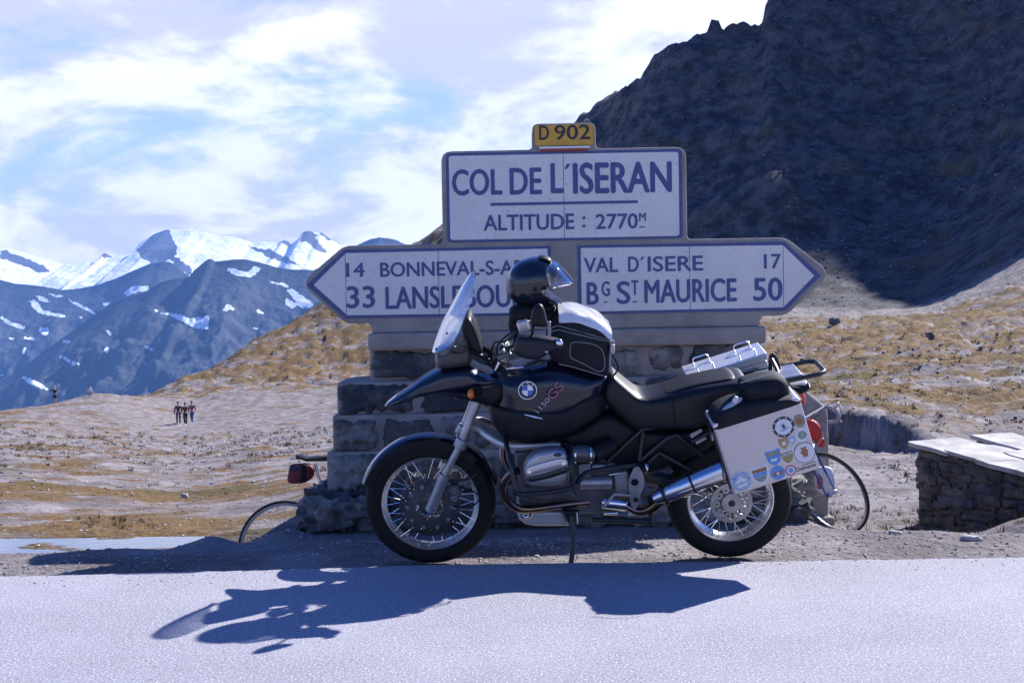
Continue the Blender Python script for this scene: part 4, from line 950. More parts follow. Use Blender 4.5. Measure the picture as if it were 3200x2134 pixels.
sb = L(*z4(1560, 710), -.25); MB().box((sb[0], -.22, sb[1]), (.016, .02, .09)).build('cable_clip', alu, moto, bevel=.003)
tube_px('steering_stem', z4, [(1200, 830, 0), (1150, 930, 0), (1100, 1030, 0)], .034, frame_m)
for sg in (-1, 1):
    tube_px('fork_top', z4, [(1195, 870, sg * .1), (1150, 950, sg * .1)], .027, alu); tube_px('fork_cap', z4, [(1130, 965, sg * .1 - .012), (1092, 1040, sg * .1 - .012)], [.010, .004], rimalu)
    tube_px('control_cable', z4, [(1260, 690, sg * .22), (1150, 780, sg * .2), (1110, 850, sg * .14), (1130, 960, sg * .1), (1190, 1040, sg * .08)], .0045, rubber)
MB().box((L(*z4(1165, 860))[0], 0, L(*z4(1165, 860))[1]), (.07, .26, .03), Matrix.Rotation(-.45, 3, 'Y')).build('top_yoke', alu_dark, moto, bevel=.008)
tube_px('brake_line', z4, [(1190, 1025, -.1), (1260, 1018, -.12), (1330, 1012, -.1)], .006, chrome)
tube_px('clutch_cable', z4, [(1290, 720, -.24), (1180, 790, -.2), (1090, 800, -.1), (1060, 900, -.05), (1080, 1010, -.02)], .004, rubber)
# ---- seat
seatP = LL(z7, [(240, 330), (330, 392), (450, 492), (560, 572), (660, 592), (800, 575), (1000, 522), (1200, 466), (1360, 432), (1560, 400), (1760, 372), (1880, 385), (1900, 470), (1850, 600), (1700, 740), (1450, 900), (1250, 985), (1000, 1000), (700, 1020), (520, 1020), (400, 930), (250, 800), (150, 670), (122, 560), (160, 430)], -.06)
seat = MB().inflate(seatP, wid([(1900, .12), (2300, .145), (2900, .165)]), n=110, rings=9, e=4.2, spine=LL(z7, [(260, 560), (560, 800), (1000, 760), (1400, 650), (1720, 520)], -.06)).build('seat', vinyl, moto, angle=60)
MB().tube([(L(*z7(*q), -.15)[0], -.158, L(*z7(*q), -.15)[1]) for q in ((1000, 620), (990, 740), (1010, 860), (1000, 960))], .003, 6).build('seat_seam', plast, seat)
MB().inflate(LL(z7, [(860, 600), (1000, 548), (1180, 490), (1360, 448), (1560, 412), (1740, 388), (1780, 430), (1600, 470), (1300, 560), (1000, 660), (880, 660)], -.10), .112, 0, n=50, rings=6, e=5).build('pillion_pad', mat('pillion_vinyl', (.006, .006, .009), .55, spec=.2), seat, angle=60)
# tail unit and rack
MB().inflate(LL(z3, [(560, 420), (760, 330), (960, 290), (1085, 290), (1085, 320), (1000, 345), (960, 420), (800, 480), (600, 520)], 0), .12, n=50, rings=6, e=4).build('tail_unit', plast, moto, angle=50)
MB().inflate(LL(z3, [(965, 318), (1085, 292), (1086, 318), (1060, 335), (990, 345)], -.06), .085, n=30, rings=4, e=5).build('rear_light_housing', mat('grey_plastic', (.42, .42, .46), .4), moto)
MB().inflate(LL(z3, [(985, 347), (1035, 330), (1060, 345), (1078, 390), (1075, 440), (1055, 440), (1035, 400), (1010, 375)], -.05), .09, n=40, rings=5, e=4).build('tail_light', redlens, moto)
rk = [L(*z3(*q), -.13) for q in ((700, 345), (960, 298), (1180, 252))]; rf = [L(*z3(*q), .13) for q in ((890, 225), (1130, 198))]
hz_ = [rk[0], rk[1], rk[2]]
lp = [(rk[0][0], -.12, rk[0][1]), (rk[1][0], -.12, rk[1][1]), (rk[2][0], -.12, rk[2][1]), (rk[2][0] + .03, -.09, rk[2][1] + .006), (rk[2][0] + .03, .09, rk[2][1] + .006), (rk[2][0], .12, rk[2][1]), (rk[1][0], .12, rk[1][1]), (rk[0][0], .12, rk[0][1])]
MB().tube(lp, .0115, 10, smooth=False, steps=60).build('luggage_rack', frame_m, moto)
MB().box(((rk[1][0] + rk[0][0]) / 2 + .08, 0, (rk[1][1] + rk[0][1]) / 2 + .02), (.2, .2, .01), Matrix.Rotation(-.2, 3, 'Y')).build('rack_plate', alu, moto, bevel=.003)
gh = [L(*z3(*q), .06) for q in ((852, 240), (855, 140), (872, 126), (900, 180), (916, 245))]
MB().tube([(a, .06, b) for a, b in gh], .011, 10).build('grab_hoop', frame_m, moto)
gh2 = [(a, -.06, b - .0) for a, b in gh]
MB().tube([(rk[0][0] + .02, -.12, rk[0][1]), (gh[1][0], -.10, gh[1][1] - .06), (gh[1][0], .05, gh[1][1])], .010, 8).build('grab_rail', frame_m, moto)
# ---- panniers
YO, YI = -.475, -.26
pc = [L(*z3(*q), YO) for q in ((482, 606), (1052, 427), (1178, 866), (617, 1044))]
nearp = fix_normals(MB().prism(pc, YO, YI).build('pannier', panalu, moto, bevel=.012, seg=3))
nearp['label'] = 'left aluminium pannier covered with round and shield stickers'
e1 = np.array(pc[1]) - np.array(pc[0]); e1n = e1 / np.linalg.norm(e1); e2n = np.array([-e1n[1], e1n[0]])
def pann(u, v): q = np.array(pc[0]) + e1n * u + e2n * v; return (float(q[0]), float(q[1]))
Lp = float(np.linalg.norm(e1))
fix_normals(MB().prism([pann(-.004, .003), pann(Lp + .002, .003), pann(Lp - .01, .022), pann(.0, .022)], YO - .003, YI + .003).build('rim_trim', lidalu, nearp, bevel=.004))
MB().prism([pann(-.012, -.02), pann(.004, -.02), pann(.004, -.32), pann(-.008, -.32)], YO + .03, YI - .02).build('edge_guard', frame_m, nearp, bevel=.004)
for v in (-.05, -.25): MB().box((pann(-.012, v)[0], YO + .06, pann(-.012, v)[1]), (.012, .05, .04)).build('pannier_latch', alu, nearp, bevel=.003)
# right-hand pannier: the same box mirrored, its lid carries four handles
mc = [(a, b) for a, b in pc]
farp = fix_normals(MB().prism(mc, -YI, -YO).build('pannier', panalu, moto, bevel=.012, seg=3)); farp['label'] = 'right aluminium pannier with wire handles on its lid'
lid = fix_normals(MB().prism([pann(-.006, .003), pann(Lp + .006, .003), pann(Lp + .006, .042), pann(-.006, .042)], -YI - .008, -YO + .008).build('pannier_lid', lidalu, farp, bevel=.006, seg=2))
for u in (.06, Lp - .13):
    for yy in (-YI + .025, -YO - .03):
        h_ = [pann(u, .042), pann(u, .066), pann(u + .012, .076), pann(u + .073, .076), pann(u + .085, .066), pann(u + .085, .042)]
        MB().tube([(a, yy, b) for a, b in h_], .0042, 8, smooth=False, steps=30).build('wire_handle', rimalu, lid)
for sg in (-1, 1):
    yy = sg * .25; a, b, c_, d_ = [np.array(pann(*q)) for q in ((.04, -.03), (Lp - .05, -.03), (Lp - .05, -.27), (.04, -.27))]
    MB().tube([(q[0], yy, q[1]) for q in (a, b, c_, d_)], .009, 8, closed=True, smooth=False, steps=40).build('pannier_frame', frame_m, moto)
# stickers
def sticker(name, zx, zy, w, h, shape, cols, lab):
    cx, cz = L(*z3(zx, zy), YO); s_ = .4783 / 617 * 1.0; w, h = w * s_, h * s_
    a = math.atan2(e1n[1], e1n[0])
    def loc(u, v): return (cx + u * math.cos(a) - v * math.sin(a), cz + u * math.sin(a) + v * math.cos(a))
    if shape == 'disc': base = [(w * math.cos(t), h * math.sin(t)) for t in np.linspace(0, 2 * math.pi, 32, endpoint=False)]
    else: base = [(-w, h), (-.3 * w, h * .88), (.3 * w, h * .88), (w, h), (w * .95, 0), (w * .7, -h * .55), (0, -h), (-w * .7, -h * .55), (-w * .95, 0)]
    y = YO - .0012; par = nearp
    o = fix_normals(MB().prism([loc(*q) for q in base], y, YO + .002).build(name, cols[0], par, smooth=False)); o['label'] = lab
    return o, loc, y
def inset(o, loc, y, pts, m_, k=1): fix_normals(MB().prism([loc(*q) for q in pts], y - .0006 * k, y + .0004).build('sticker_print', m_, o, smooth=False))
def disc_pts(r, cx=0, cy=0, n=28, ry=None): return [(cx + r * math.cos(t), cy + (ry or r) * math.sin(t)) for t in np.linspace(0, 2 * math.pi, n, endpoint=False)]
SW = mat('sticker_white', (.62, .62, .66), .4); SKK = mat('sticker_black', (.02, .02, .025), .4); SBL = mat('sticker_blue', (.07, .20, .48), .4, c2=(.12, .33, .62), scale=80); SYE = mat('sticker_gold', (.42, .27, .05), .4, c2=(.25, .2, .1), scale=140); SRD = mat('sticker_red', (.42, .06, .04), .4); SGR = mat('sticker_green', (.10, .2, .11), .4, c2=(.3, .36, .33), scale=150); SOL = mat('sticker_olive', (.15, .16, .12), .4, c2=(.28, .29, .27), scale=160); SBR = mat('sticker_brown', (.22, .07, .05), .4, c2=(.35, .16, .05), scale=120); SLB = mat('sticker_pale_blue', (.42, .50, .66), .4, c2=(.2, .26, .4), scale=120)
k_ = .4783 / 617
o, lc, y = sticker('sticker', 937, 593, 65, 65, 'disc', [SKK], 'round black and white sticker'); inset(o, lc, y, disc_pts(50 * k_), SW); inset(o, lc, y, [(q[0] * k_, q[1] * k_) for q in ((-30, -22), (-12, -5), (-16, 12), (0, 30), (8, 12), (16, 0), (34, -14), (10, -20), (-6, -28))], SLB, 2); inset(o, lc, y, [(q[0] * k_, q[1] * k_) for q in ((-6, 0), (2, 22), (10, 8), (6, -12))], SKK, 3)
for an in range(20, 360, 40): inset(o, lc, y, disc_pts(4.5 * k_, 57.5 * k_ * math.cos(R(an)), 57.5 * k_ * math.sin(R(an)), 8), SW)
o, lc, y = sticker('sticker', 1040, 553, 35, 42, 'disc', [SOL], 'oval olive grey sticker'); inset(o, lc, y, disc_pts(20 * k_, 0, -4 * k_, 18, 22 * k_), SBR)
o, lc, y = sticker('sticker', 1060, 645, 40, 40, 'disc', [SW], 'round white sticker with green centre'); inset(o, lc, y, disc_pts(27 * k_), SGR)
o, lc, y = sticker('sticker', 940, 700, 30, 37, 'shield', [SYE], 'small gold shield sticker'); inset(o, lc, y, disc_pts(13 * k_), SW)
o, lc, y = sticker('sticker', 992, 680, 23, 28, 'shield', [SLB], 'small grey shield sticker'); inset(o, lc, y, disc_pts(10 * k_), SW)
o, lc, y = sticker('sticker', 1075, 760, 65, 65, 'disc', [SKK], 'round white sticker with red crest'); inset(o, lc, y, disc_pts(61.5 * k_), SW); inset(o, lc, y, [(q[0] * k_, q[1] * k_) for q in ((-26, 8), (-14, 16), (-18, 40), (0, 32), (18, 40), (14, 16), (26, 12), (16, -10), (18, -30), (4, -22), (0, -36), (-6, -22), (-18, -28), (-14, -10))], SBR, 2)
o, lc, y = sticker('sticker', 875, 795, 46, 52, 'shield', [SBL], 'blue and gold shield sticker'); inset(o, lc, y, [(-38 * k_, 34 * k_), (36 * k_, 34 * k_), (36 * k_, 20 * k_), (-38 * k_, 20 * k_)], SYE); inset(o, lc, y, [(-24 * k_, -6 * k_), (20 * k_, -2 * k_), (10 * k_, -22 * k_), (-16 * k_, -20 * k_)], SW)
o, lc, y = sticker('sticker', 965, 790, 44, 49, 'shield', [SW], 'gold shield sticker with white border'); inset(o, lc, y, [(q[0] * k_, q[1] * k_) for q in ((-36, 34), (36, 36), (34, -4), (22, -26), (0, -40), (-22, -26), (-34, -4))], SYE); inset(o, lc, y, [(-30 * k_, 26 * k_), (30 * k_, 28 * k_), (30 * k_, 16 * k_), (-30 * k_, 14 * k_)], SLB, 2); inset(o, lc, y, disc_pts(11 * k_, 6 * k_, -4 * k_), SGR, 2)
o, lc, y = sticker('sticker', 660, 948, 62, 62, 'disc', [SLB], 'round blue sticker with white mountain'); inset(o, lc, y, [(q[0] * k_, q[1] * k_) for q in ((-40, -6), (-14, 14), (0, 40), (16, 20), (42, -2), (20, -10), (0, 2), (-18, -12))], SW); inset(o, lc, y, [(-36 * k_, -22 * k_), (36 * k_, -18 * k_), (26 * k_, -36 * k_), (-24 * k_, -38 * k_)], SW); inset(o, lc, y, [(-50 * k_, 18 * k_), (-20 * k_, 20 * k_), (-26 * k_, 36 * k_), (-38 * k_, 34 * k_)], SBL)
o, lc, y = sticker('sticker', 787, 907, 58, 63, 'shield', [SW], 'large white bordered shield sticker'); inset(o, lc, y, [(q[0] * k_, q[1] * k_) for q in ((-46, 42), (46, 42), (44, 20), (-44, 20))], SBR); inset(o, lc, y, [(q[0] * k_, q[1] * k_) for q in ((-44, 18), (44, 18), (40, -6), (-42, -6))], SBL); inset(o, lc, y, [(q[0] * k_, q[1] * k_) for q in ((-42, -9), (40, -9), (24, -34), (0, -48), (-26, -34))], SOL)
o, lc, y = sticker('sticker', 900, 892, 45, 45, 'disc', [SBL], 'round blue sticker'); inset(o, lc, y, [(-30 * k_, 6 * k_), (30 * k_, 10 * k_), (26 * k_, -16 * k_), (-26 * k_, -18 * k_)], SBR); inset(o, lc, y, disc_pts(9 * k_, 0, -4 * k_), SW, 2)
o, lc, y = sticker('sticker', 985, 875, 33, 33, 'disc', [SRD], 'round red ringed sticker'); inset(o, lc, y, disc_pts(25 * k_), SW); inset(o, lc, y, disc_pts(15 * k_), SBL, 2)
a_ = math.atan2(e1n[1], e1n[0]); t0 = L(*z3(1042, 880), YO); text_mb('Nahmanner', t0[0], t0[0] + .083, t0[1], t0[1] + .0155, YO - .0015, .001, .02, a_, t0).build('pannier_lettering', SKK, nearp, smooth=False)
t1 = L(*z3(1058, 846), YO); t2 = L(*z3(1146, 818), YO); MB().tube([(t1[0], YO - .001, t1[1]), (t2[0], YO - .001, t2[1])], .0012, 6, steps=2).build('pannier_line', SKK, nearp)
for q in ((1028, 862), (1030, 880)): c = L(*z3(*q), YO); MB().lathe([(.0003, YO - .001), (.0035, YO - .001), (.0035, YO + .001), (.0003, YO + .001)], 10, (c[0], 0, c[1])).build('pannier_dot', SKK, nearp)
# ---- engine
Z2 = lambda pts, yl: LL(z2, pts, yl)
MB().prism(Z2([(300, 460), (560, 420), (900, 430), (1330, 610), (1340, 960), (1050, 1010), (700, 1000), (360, 960)], -.1), -.115, .115).build('engine_block', alu_dark, moto, bevel=.015)
for sg in (-1, 1):
    # finned barrel
    for k in range(9):
        yy = sg * (.135 + .017 * k); b = Z2([(420, 520), (560, 470), (760, 480), (800, 560), (800, 690), (740, 740), (470, 740), (420, 690)], -.22)
        MB().prism(b, yy - .003, yy + .003, smooth=True).build('cooling_fin', alu_dark, moto)
    MB().prism(Z2([(450, 545), (740, 510), (770, 680), (480, 710)], -.22), min(sg * .11, sg * .29), max(sg * .11, sg * .29)).build('cylinder_barrel', alu_dark, moto)
    hd = Z2([(384, 650), (392, 590), (440, 510), (520, 455), (640, 434), (715, 440), (770, 480), (790, 560), (805, 620), (800, 690), (760, 735), (600, 758), (450, 748), (408, 722)], -.33)
    cov = MB().inflate(hd, .055, sg * .305, n=64, rings=6, e=5).build('cylinder_head_cover', alu, moto, angle=45)
    bd = Z2([(402, 628), (440, 590), (560, 552), (700, 518), (770, 525), (782, 570), (700, 598), (560, 630), (430, 664), (405, 655)], -.36); MB().inflate(bd, .012, sg * .362, n=48, rings=3, e=6).build('cover_band', mat('cover_alu', (.5, .5, .52), .35, .7), cov, angle=40)
    sl_ = Z2([(422, 690), (560, 655), (720, 605), (790, 602), (795, 625), (720, 660), (560, 705), (440, 722)], -.36); MB().inflate(sl_, .010, sg * .360, n=44, rings=3, e=6).build('cover_slot', gloss_black, cov, angle=40)
    ov = Z2([(655, 490), (690, 472), (728, 480), (720, 500), (665, 502)], -.36); MB().inflate(ov, .006, sg * .358, n=24, rings=3).build('filler_mark', gloss_black, cov)
    for q in ((440, 632), (745, 558)):
        c = L(*z2(*q), -.37); MB().lathe([(.001, sg * .374 - .006), (.009, sg * .374 - .006), (.009, sg * .374 + .006), (.001, sg * .374 + .006)], 14, (c[0], 0, c[1])).build('cover_bolt', chrome, cov)
    # exhaust headers
    hp = [(345, 630, .30), (275, 650, .29), (215, 730, .27), (205, 810, .25), (250, 900, .22), (340, 965, .19), (460, 970, .16), (650, 945, .13), (850, 920, .11), (1010, 905, .09), (1100, 905, .06)]
    MB().tube([(L(*z2(x, y), -w_)[0], sg * w_, L(*z2(x, y), -w_)[1]) for x, y, w_ in hp], .0205, 14).build('exhaust_header', header_m, moto)
    # throttle body and intake
    MB().tube([(L(*z2(800, 470), -.2)[0], sg * .2, L(*z2(800, 470), -.2)[1]), (L(*z2(1000, 480), -.17)[0], sg * .17, L(*z2(1000, 480), -.17)[1])], .042, 18, steps=2).build('throttle_body', alu_dark, moto)
    MB().tube([(L(*z2(1000, 480), -.17)[0], sg * .17, L(*z2(1000, 480), -.17)[1]), (L(*z2(1170, 400), -.12)[0], sg * .12, L(*z2(1170, 400), -.12)[1])], [.05, .045], 18, steps=3).build('intake_pipe', plast, moto)
    for x0 in (845, 985):
        c = L(*z2(x0, 480), -.19); MB().lathe([(.046, -.004), (.049, -.004), (.049, .004), (.046, .004)], 24).build('hose_clamp', chrome, moto, loc=(c[0], sg * .19, c[1])).rotation_euler = (0, 0, math.pi / 2)
    # crash bar
    cb = [(185, 240, .10), (235, 400, .2), (275, 560, .32), (312, 770, .36), (345, 835, .36), (600, 822, .36), (820, 780, .36), (868, 745, .34), (905, 680, .30), (970, 640, .26), (1150, 608, .2), (1410, 572, .16)]
    MB().tube([(L(*z2(x, y), -w_)[0], sg * w_, L(*z2(x, y), -w_)[1]) for x, y, w_ in cb], .0125, 12).build('crash_bar', frame_m, moto)
    MB().tube([(L(*z2(800, 395), -.2)[0], sg * .2, L(*z2(800, 395), -.2)[1]), (L(*z2(805, 560), -.36)[0], sg * .36, L(*z2(805, 560), -.36)[1]), (L(*z2(832, 775), -.36)[0], sg * .36, L(*z2(832, 775), -.36)[1])], .012, 12).build('crash_bar_post', frame_m, moto)
    # telelever arm
    tl = [L(*z1(880, 462), -.1), L(*z1(960, 478), -.11), L(*z2(60, 325), -.12), L(*z2(230, 400), -.13), L(*z2(480, 405), -.13), L(*z2(720, 398), -.13)]
    MB().tube([(a, sg * w_, b) for (a, b), w_ in zip(tl, (.05, .07, .10, .13, .13, .13))], [.018, .02, .022, .024, .022, .017], 14).build('wishbone_arm', mat('arm_alu', (.52, .52, .55), .38, .6), moto)
    pv_ = L(*z2(755, 400), -.15); MB().lathe([(.001, -.02), (.022, -.02), (.022, .02), (.001, .02)], 18, (pv_[0], sg * .145, pv_[1])).build('wishbone_pivot', gloss_black, moto)
    # peg plate
    pp = MB(); ol = Z2([(1385, 590), (1430, 600), (1462, 690), (1462, 770), (1430, 850), (1400, 960), (1362, 965), (1335, 880), (1322, 760), (1340, 670)], -.17); plate = MB().prism(ol, sg * .165 - .006, sg * .165 + .006, smooth=True).build('footpeg_plate', alu, moto, bevel=.003)
    c = L(*z2(1380, 732), -.18); MB().lathe([(.001, sg * .175 - .003), (.019, sg * .175 - .003), (.019, sg * .175 + .003), (.001, sg * .175 + .003)], 20, (c[0], 0, c[1])).build('pivot_cap', gloss_black, plate)
    MB().lathe([(.019, sg * .176 - .004), (.023, sg * .176 - .004), (.023, sg * .176 + .004), (.019, sg * .176 + .004)], 20, (c[0], 0, c[1])).build('pivot_ring', alu, plate)
    c = L(*z2(1390, 890), -.18); MB().lathe([(.001, sg * .175 - .003), (.012, sg * .175 - .003), (.012, sg * .175 + .003), (.001, sg * .175 + .003)], 16, (c[0], 0, c[1])).build('plate_hole', gloss_black, plate)
    c = L(*z2(1430, 575), -.19); MB().tube([(c[0], sg * .17, c[1]), (c[0] + .01, sg * .27, c[1])], .013, 10, steps=2).build('footpeg', rubber, plate)
    c = L(*z2(1475, 600), -.19); MB().ball((c[0], sg * .20, c[1]), (.016, .02, .026), 14, 9).build('peg_glint_bead', chrome, plate)  # chrome bead added to give the bright reflection beside the footpeg
# starter, alternator cover, gear lever
MB().tube([pt3(z2, 885, 735, -.13), pt3(z2, 1175, 728, -.13)], .034, 20, steps=2).build('starter_motor', alu, moto, bevel=.004)
MB().tube([pt3(z2, 1000, 590, -.13), pt3(z2, 1112, 588, -.13)], .016, 16, steps=2).build('relay_can', alu, moto)
MB().prism(Z2([(870, 570), (990, 560), (1000, 650), (960, 690), (880, 690)], -.13), -.135, -.1).build('alternator_cover', alu, moto, bevel=.006)
MB().prism(Z2([(1190, 640), (1310, 620), (1330, 800), (1300, 830), (1200, 800)], -.12), -.14, -.1).build('gearbox_cover', alu, moto, bevel=.008)
MB().prism(Z2([(390, 760), (720, 770), (830, 800), (880, 880), (600, 900), (380, 870)], -.12), -.13, .13).build('sump', alu_dark, moto, bevel=.012)
tube_px('gear_lever', z2, [(1340, 850, -.2), (1210, 838, -.2), (1180, 860, -.2), (1105, 945, -.21)], .0085, alu)
tube_px('brake_rod', z2, [(1150, 665, -.15), (1250, 650, -.15)], .006, chrome)
MB().tube([pt3(z2, 1080, 905, -.09), pt3(z2, 1310, 930, -.09)], .036, 18, steps=2).build('exhaust_collector', chrome, moto, bevel=.008)
tube_px('link_pipe', z2, [(1290, 930, -.1), (1420, 990, -.13), (1540, 960, -.17), (1640, 860, -.2)], .024, header_m)
for x0 in (1100, 1320):
    MB().tube([pt3(z2, x0, 1010, -.1), pt3(z2, x0 + 130, 1008, -.1)], .010, 10, steps=2).build('stand_spring', chrome, moto)
# muffler
m0, m1 = pt3(z3, 92, 1062, -.2), pt3(z3, 640, 832, -.24)
MB().tube([m0, np.array(m0) + (np.array(m1) - np.array(m0)) * .06, m1], [.030, .052, .054, .054, .054], 24, smooth=False, steps=16).build('muffler', mat('muffler_steel', (.55, .57, .62), .2, 1.0, rvar=.06, scale=8), moto)
for t_ in (.12, .46):
    q = np.array(m0) + (np.array(m1) - np.array(m0)) * t_; d = np.array(m1) - np.array(m0); d /= np.linalg.norm(d); MB().tube([q - d * .006, q + d * .006], .0565, 24, steps=2).build('muffler_band', frame_m, moto)
# skid plate
MB().prism(Z2([(325, 985), (345, 1050), (400, 1095), (490, 1112), (800, 1112), (770, 1050), (735, 985)], -.1), -.12, .12).build('skid_plate', mat('skid_alu', (.50, .48, .47), .45, .5), moto, bevel=.01)
MB().tube([pt3(z2, 360, 1000, -.13), pt3(z2, 380, 1040, -.12), pt3(z2, 440, 1035, -.12), pt3(z2, 462, 990, -.13)], .012, 12).build('crossover_pipe', chrome, moto)
# stands
ft = w2b((pt3(z2, 805, 1440, -.3)[0] + BIKE_O[0], 5.935, -.085)); kn = pt3(z2, 815, 1010, -.13)
sst = MB().tube([kn, (kn[0] + .004, (kn[1] + ft[1]) / 2, (kn[2] + ft[2]) / 2), (ft[0], ft[1], ft[2] + .01)], [.017, .013, .013], 12).build('side_stand', frame_m, moto)
MB().box((ft[0], ft[1], ft[2] + .008), (.07, .05, .014), Matrix.Rotation(-LEAN, 3, 'X')).build('stand_foot', frame_m, sst, bevel=.004)
MB().prism(Z2([(735, 985), (880, 985), (880, 1040), (820, 1110), (790, 1100)], -.14), -.15, -.12).build('stand_bracket', frame_m, moto, bevel=.004)
tube_px('stand_spring_long', z2, [(860, 1000, -.15), (865, 1100, -.16)], .006, chrome)
MB().tube([pt3(z2, 1000, 1068, -.14), pt3(z2, 1300, 1074, -.15), pt3(z2, 1540, 1085, -.16)], .014, 10).build('centre_stand', frame_m, moto)
MB().tube([pt3(z2, 1515, 850, -.15), pt3(z2, 1525, 980, -.15), pt3(z2, 1530, 1105, -.16)], .013, 10).build('centre_stand_leg', frame_m, moto)
# ---- rear frame, mudguard, filler volumes
MB().inflate([L(q[0], q[1], -.08) for q in ((1690, 1372), (1800, 1340), (1900, 1290), (2000, 1340), (2130, 1345), (2240, 1330), (2230, 1400), (2120, 1450), (2010, 1490), (1900, 1480), (1800, 1440), (1720, 1420))], .105, n=60, rings=5, e=5).build('airbox', plast, moto, angle=50)
tubes = [[(2000, 1440, .13), (2105, 1352, .14), (2200, 1430, .15)], [(2000, 1470, .13), (2060, 1415, .14), (2160, 1470, .15)], [(1880, 1460, .12), (2010, 1340, .13), (2240, 1300, .13)], [(2010, 1350, .13), (1990, 1480, .14)], [(2160, 1380, .15), (2240, 1340, .15)]]
for sg in (-1, 1):
    for tp in tubes: MB().tube([(L(a, b, -w_)[0], sg * w_, L(a, b, -w_)[1]) for a, b, w_ in tp], .0105, 8, smooth=False, steps=8).build('subframe_tube', frame_m, moto)
MB().prism([L(*z7(*q), -.16) for q in ((1195, 1080), (1330, 1010), (1350, 1040), (1215, 1125))], -.172, -.16).build('reflector_plate', alu, moto); MB().prism([L(*z7(*q), -.16) for q in ((1262, 1170), (1385, 1105), (1400, 1135), (1275, 1200))], -.172, -.16).build('reflector_plate', alu, moto)
mg = MB(); mg.lathe([(.335, -.075), (.345, -.05), (.348, 0), (.345, .05), (.335, .075), (.331, .075), (.341, .05), (.344, 0), (.341, -.05), (.331, -.075)], 30, (rcx, 0, rcz), R(25), R(150)); mg.build('rear_mudguard', plast, moto)
MB().tube([(L(1985, 1500, 0)[0], .09, L(1985, 1500, 0)[1]), (rcx, .10, rcz)], [.045, .04], 16, steps=2).build('drive_shaft_arm', alu_dark, moto)
MB().lathe([(.001, .08), (.075, .08), (.085, .10), (.085, .13), (.06, .16), (.001, .16)], 30, (rcx, 0, rcz)).build('final_drive', alu_dark, moto)
for sg in (-1, 1):
    c = L(*z3(990, 385), -.15); MB().ball((c[0], sg * .17, c[1]), (.022, .034, .020), 14, 9).build('rear_turn_signal', mat('clear_lens', (.75, .62, .45), .15, coat=.5), moto)
# ================================================================ THINGS ON THE MOTORCYCLE
def bike_root(name, x, yl, z):
    """Empty in the motorcycle's tilted frame; parts are given in motorcycle coordinates"""
    q = _Mb @ np.array([x, yl, z]) + BIKE_O; o = empty(name, tuple(q), (LEAN, 0, 0)); o['_o'] = (x, yl, z); return o
def shift(mb, root):
    ox, oy, oz = root['_o']; mb.v = [(a - ox, b - oy, c - oz) for a, b, c in mb.v]; return mb
# ---- tank bag
bx, bz = L(*z4(1850, 1090), -.1)
tb = tag(bike_root('tank_bag', bx, 0, bz), 'black fabric tank bag with clear map pocket strapped on the fuel tank', 'bag')
body = LL(z4, [(1575, 660), (1600, 580), (1650, 540), (1780, 545), (1900, 575), (2030, 640), (2105, 720), (2110, 790), (2100, 920), (2088, 1075), (2045, 1112), (1900, 1085), (1750, 1045), (1620, 1000), (1560, 930), (1535, 850), (1545, 760)], -.13)
shift(MB().inflate(body, .155, n=80, rings=9, e=4), tb).build('bag_body', fabric, tb, angle=60)
tops = rs_open(LL(z4, [(1640, 548), (1720, 540), (1790, 548), (1900, 577), (2025, 640), (2098, 712)], -.13), 17)
pocket_m = mat('map_pocket_film', (.62, .60, .62), .14, c2=(.75, .72, .72), scale=16, bump=.5, bscale=22, dist=.01, coat=.6)
def pk(u, v):
    i = v * 16; k = min(int(i), 15); t = i - k; q = tops[k] * (1 - t) + tops[k + 1] * t; s = 2 * u - 1
    return (q[0], s * .150, q[1] + .009 - .13 * (1 - (1 - (.965 * abs(s)) ** 4) ** .25) + .002 * math.sin(v * 17 + 4 * s))
shift(MB().grid(pk, 20, 24, -.006), tb).build('map_pocket', pocket_m, tb, angle=80)
for pts, yy, cl in (([(1560, 690), (1620, 655), (1700, 672), (1850, 712), (2000, 755), (2100, 768)], -.152, False), ([(1548, 712), (1640, 690), (1700, 705), (1850, 740), (2000, 775), (2095, 790)], -.155, False), ([(1738, 850), (1755, 800), (1830, 798), (1930, 812), (2000, 850), (2030, 915), (2034, 1005), (2005, 1045), (1960, 1040), (1860, 985), (1755, 935), (1738, 905)], -.157, True), ([(1640, 985), (1750, 1005), (1900, 1050), (2040, 1090)], -.15, False)):
    shift(MB().tube([(*[L(*z4(*q), yy)[0]], yy, L(*z4(*q), yy)[1]) for q in pts], .0016, 6, closed=cl), tb).build('piping', seam, tb)
for pts in ([(2085, 770), (2118, 800), (2112, 880), (2080, 920), (2090, 1060)], [(2098, 900), (2150, 1010), (2110, 1090)]):
    shift(MB().tube([(*[L(*z4(*q), -.12)[0]], -.12, L(*z4(*q), -.12)[1]) for q in pts], .005, 6), tb).build('strap', seam if pts[0][0] == 2085 else fabric, tb)
shift(MB().box((L(*z4(2098, 850), -.13)[0], -.135, L(*z4(2098, 850), -.13)[1]), (.022, .03, .045)), tb).build('buckle', alu, tb, bevel=.004)
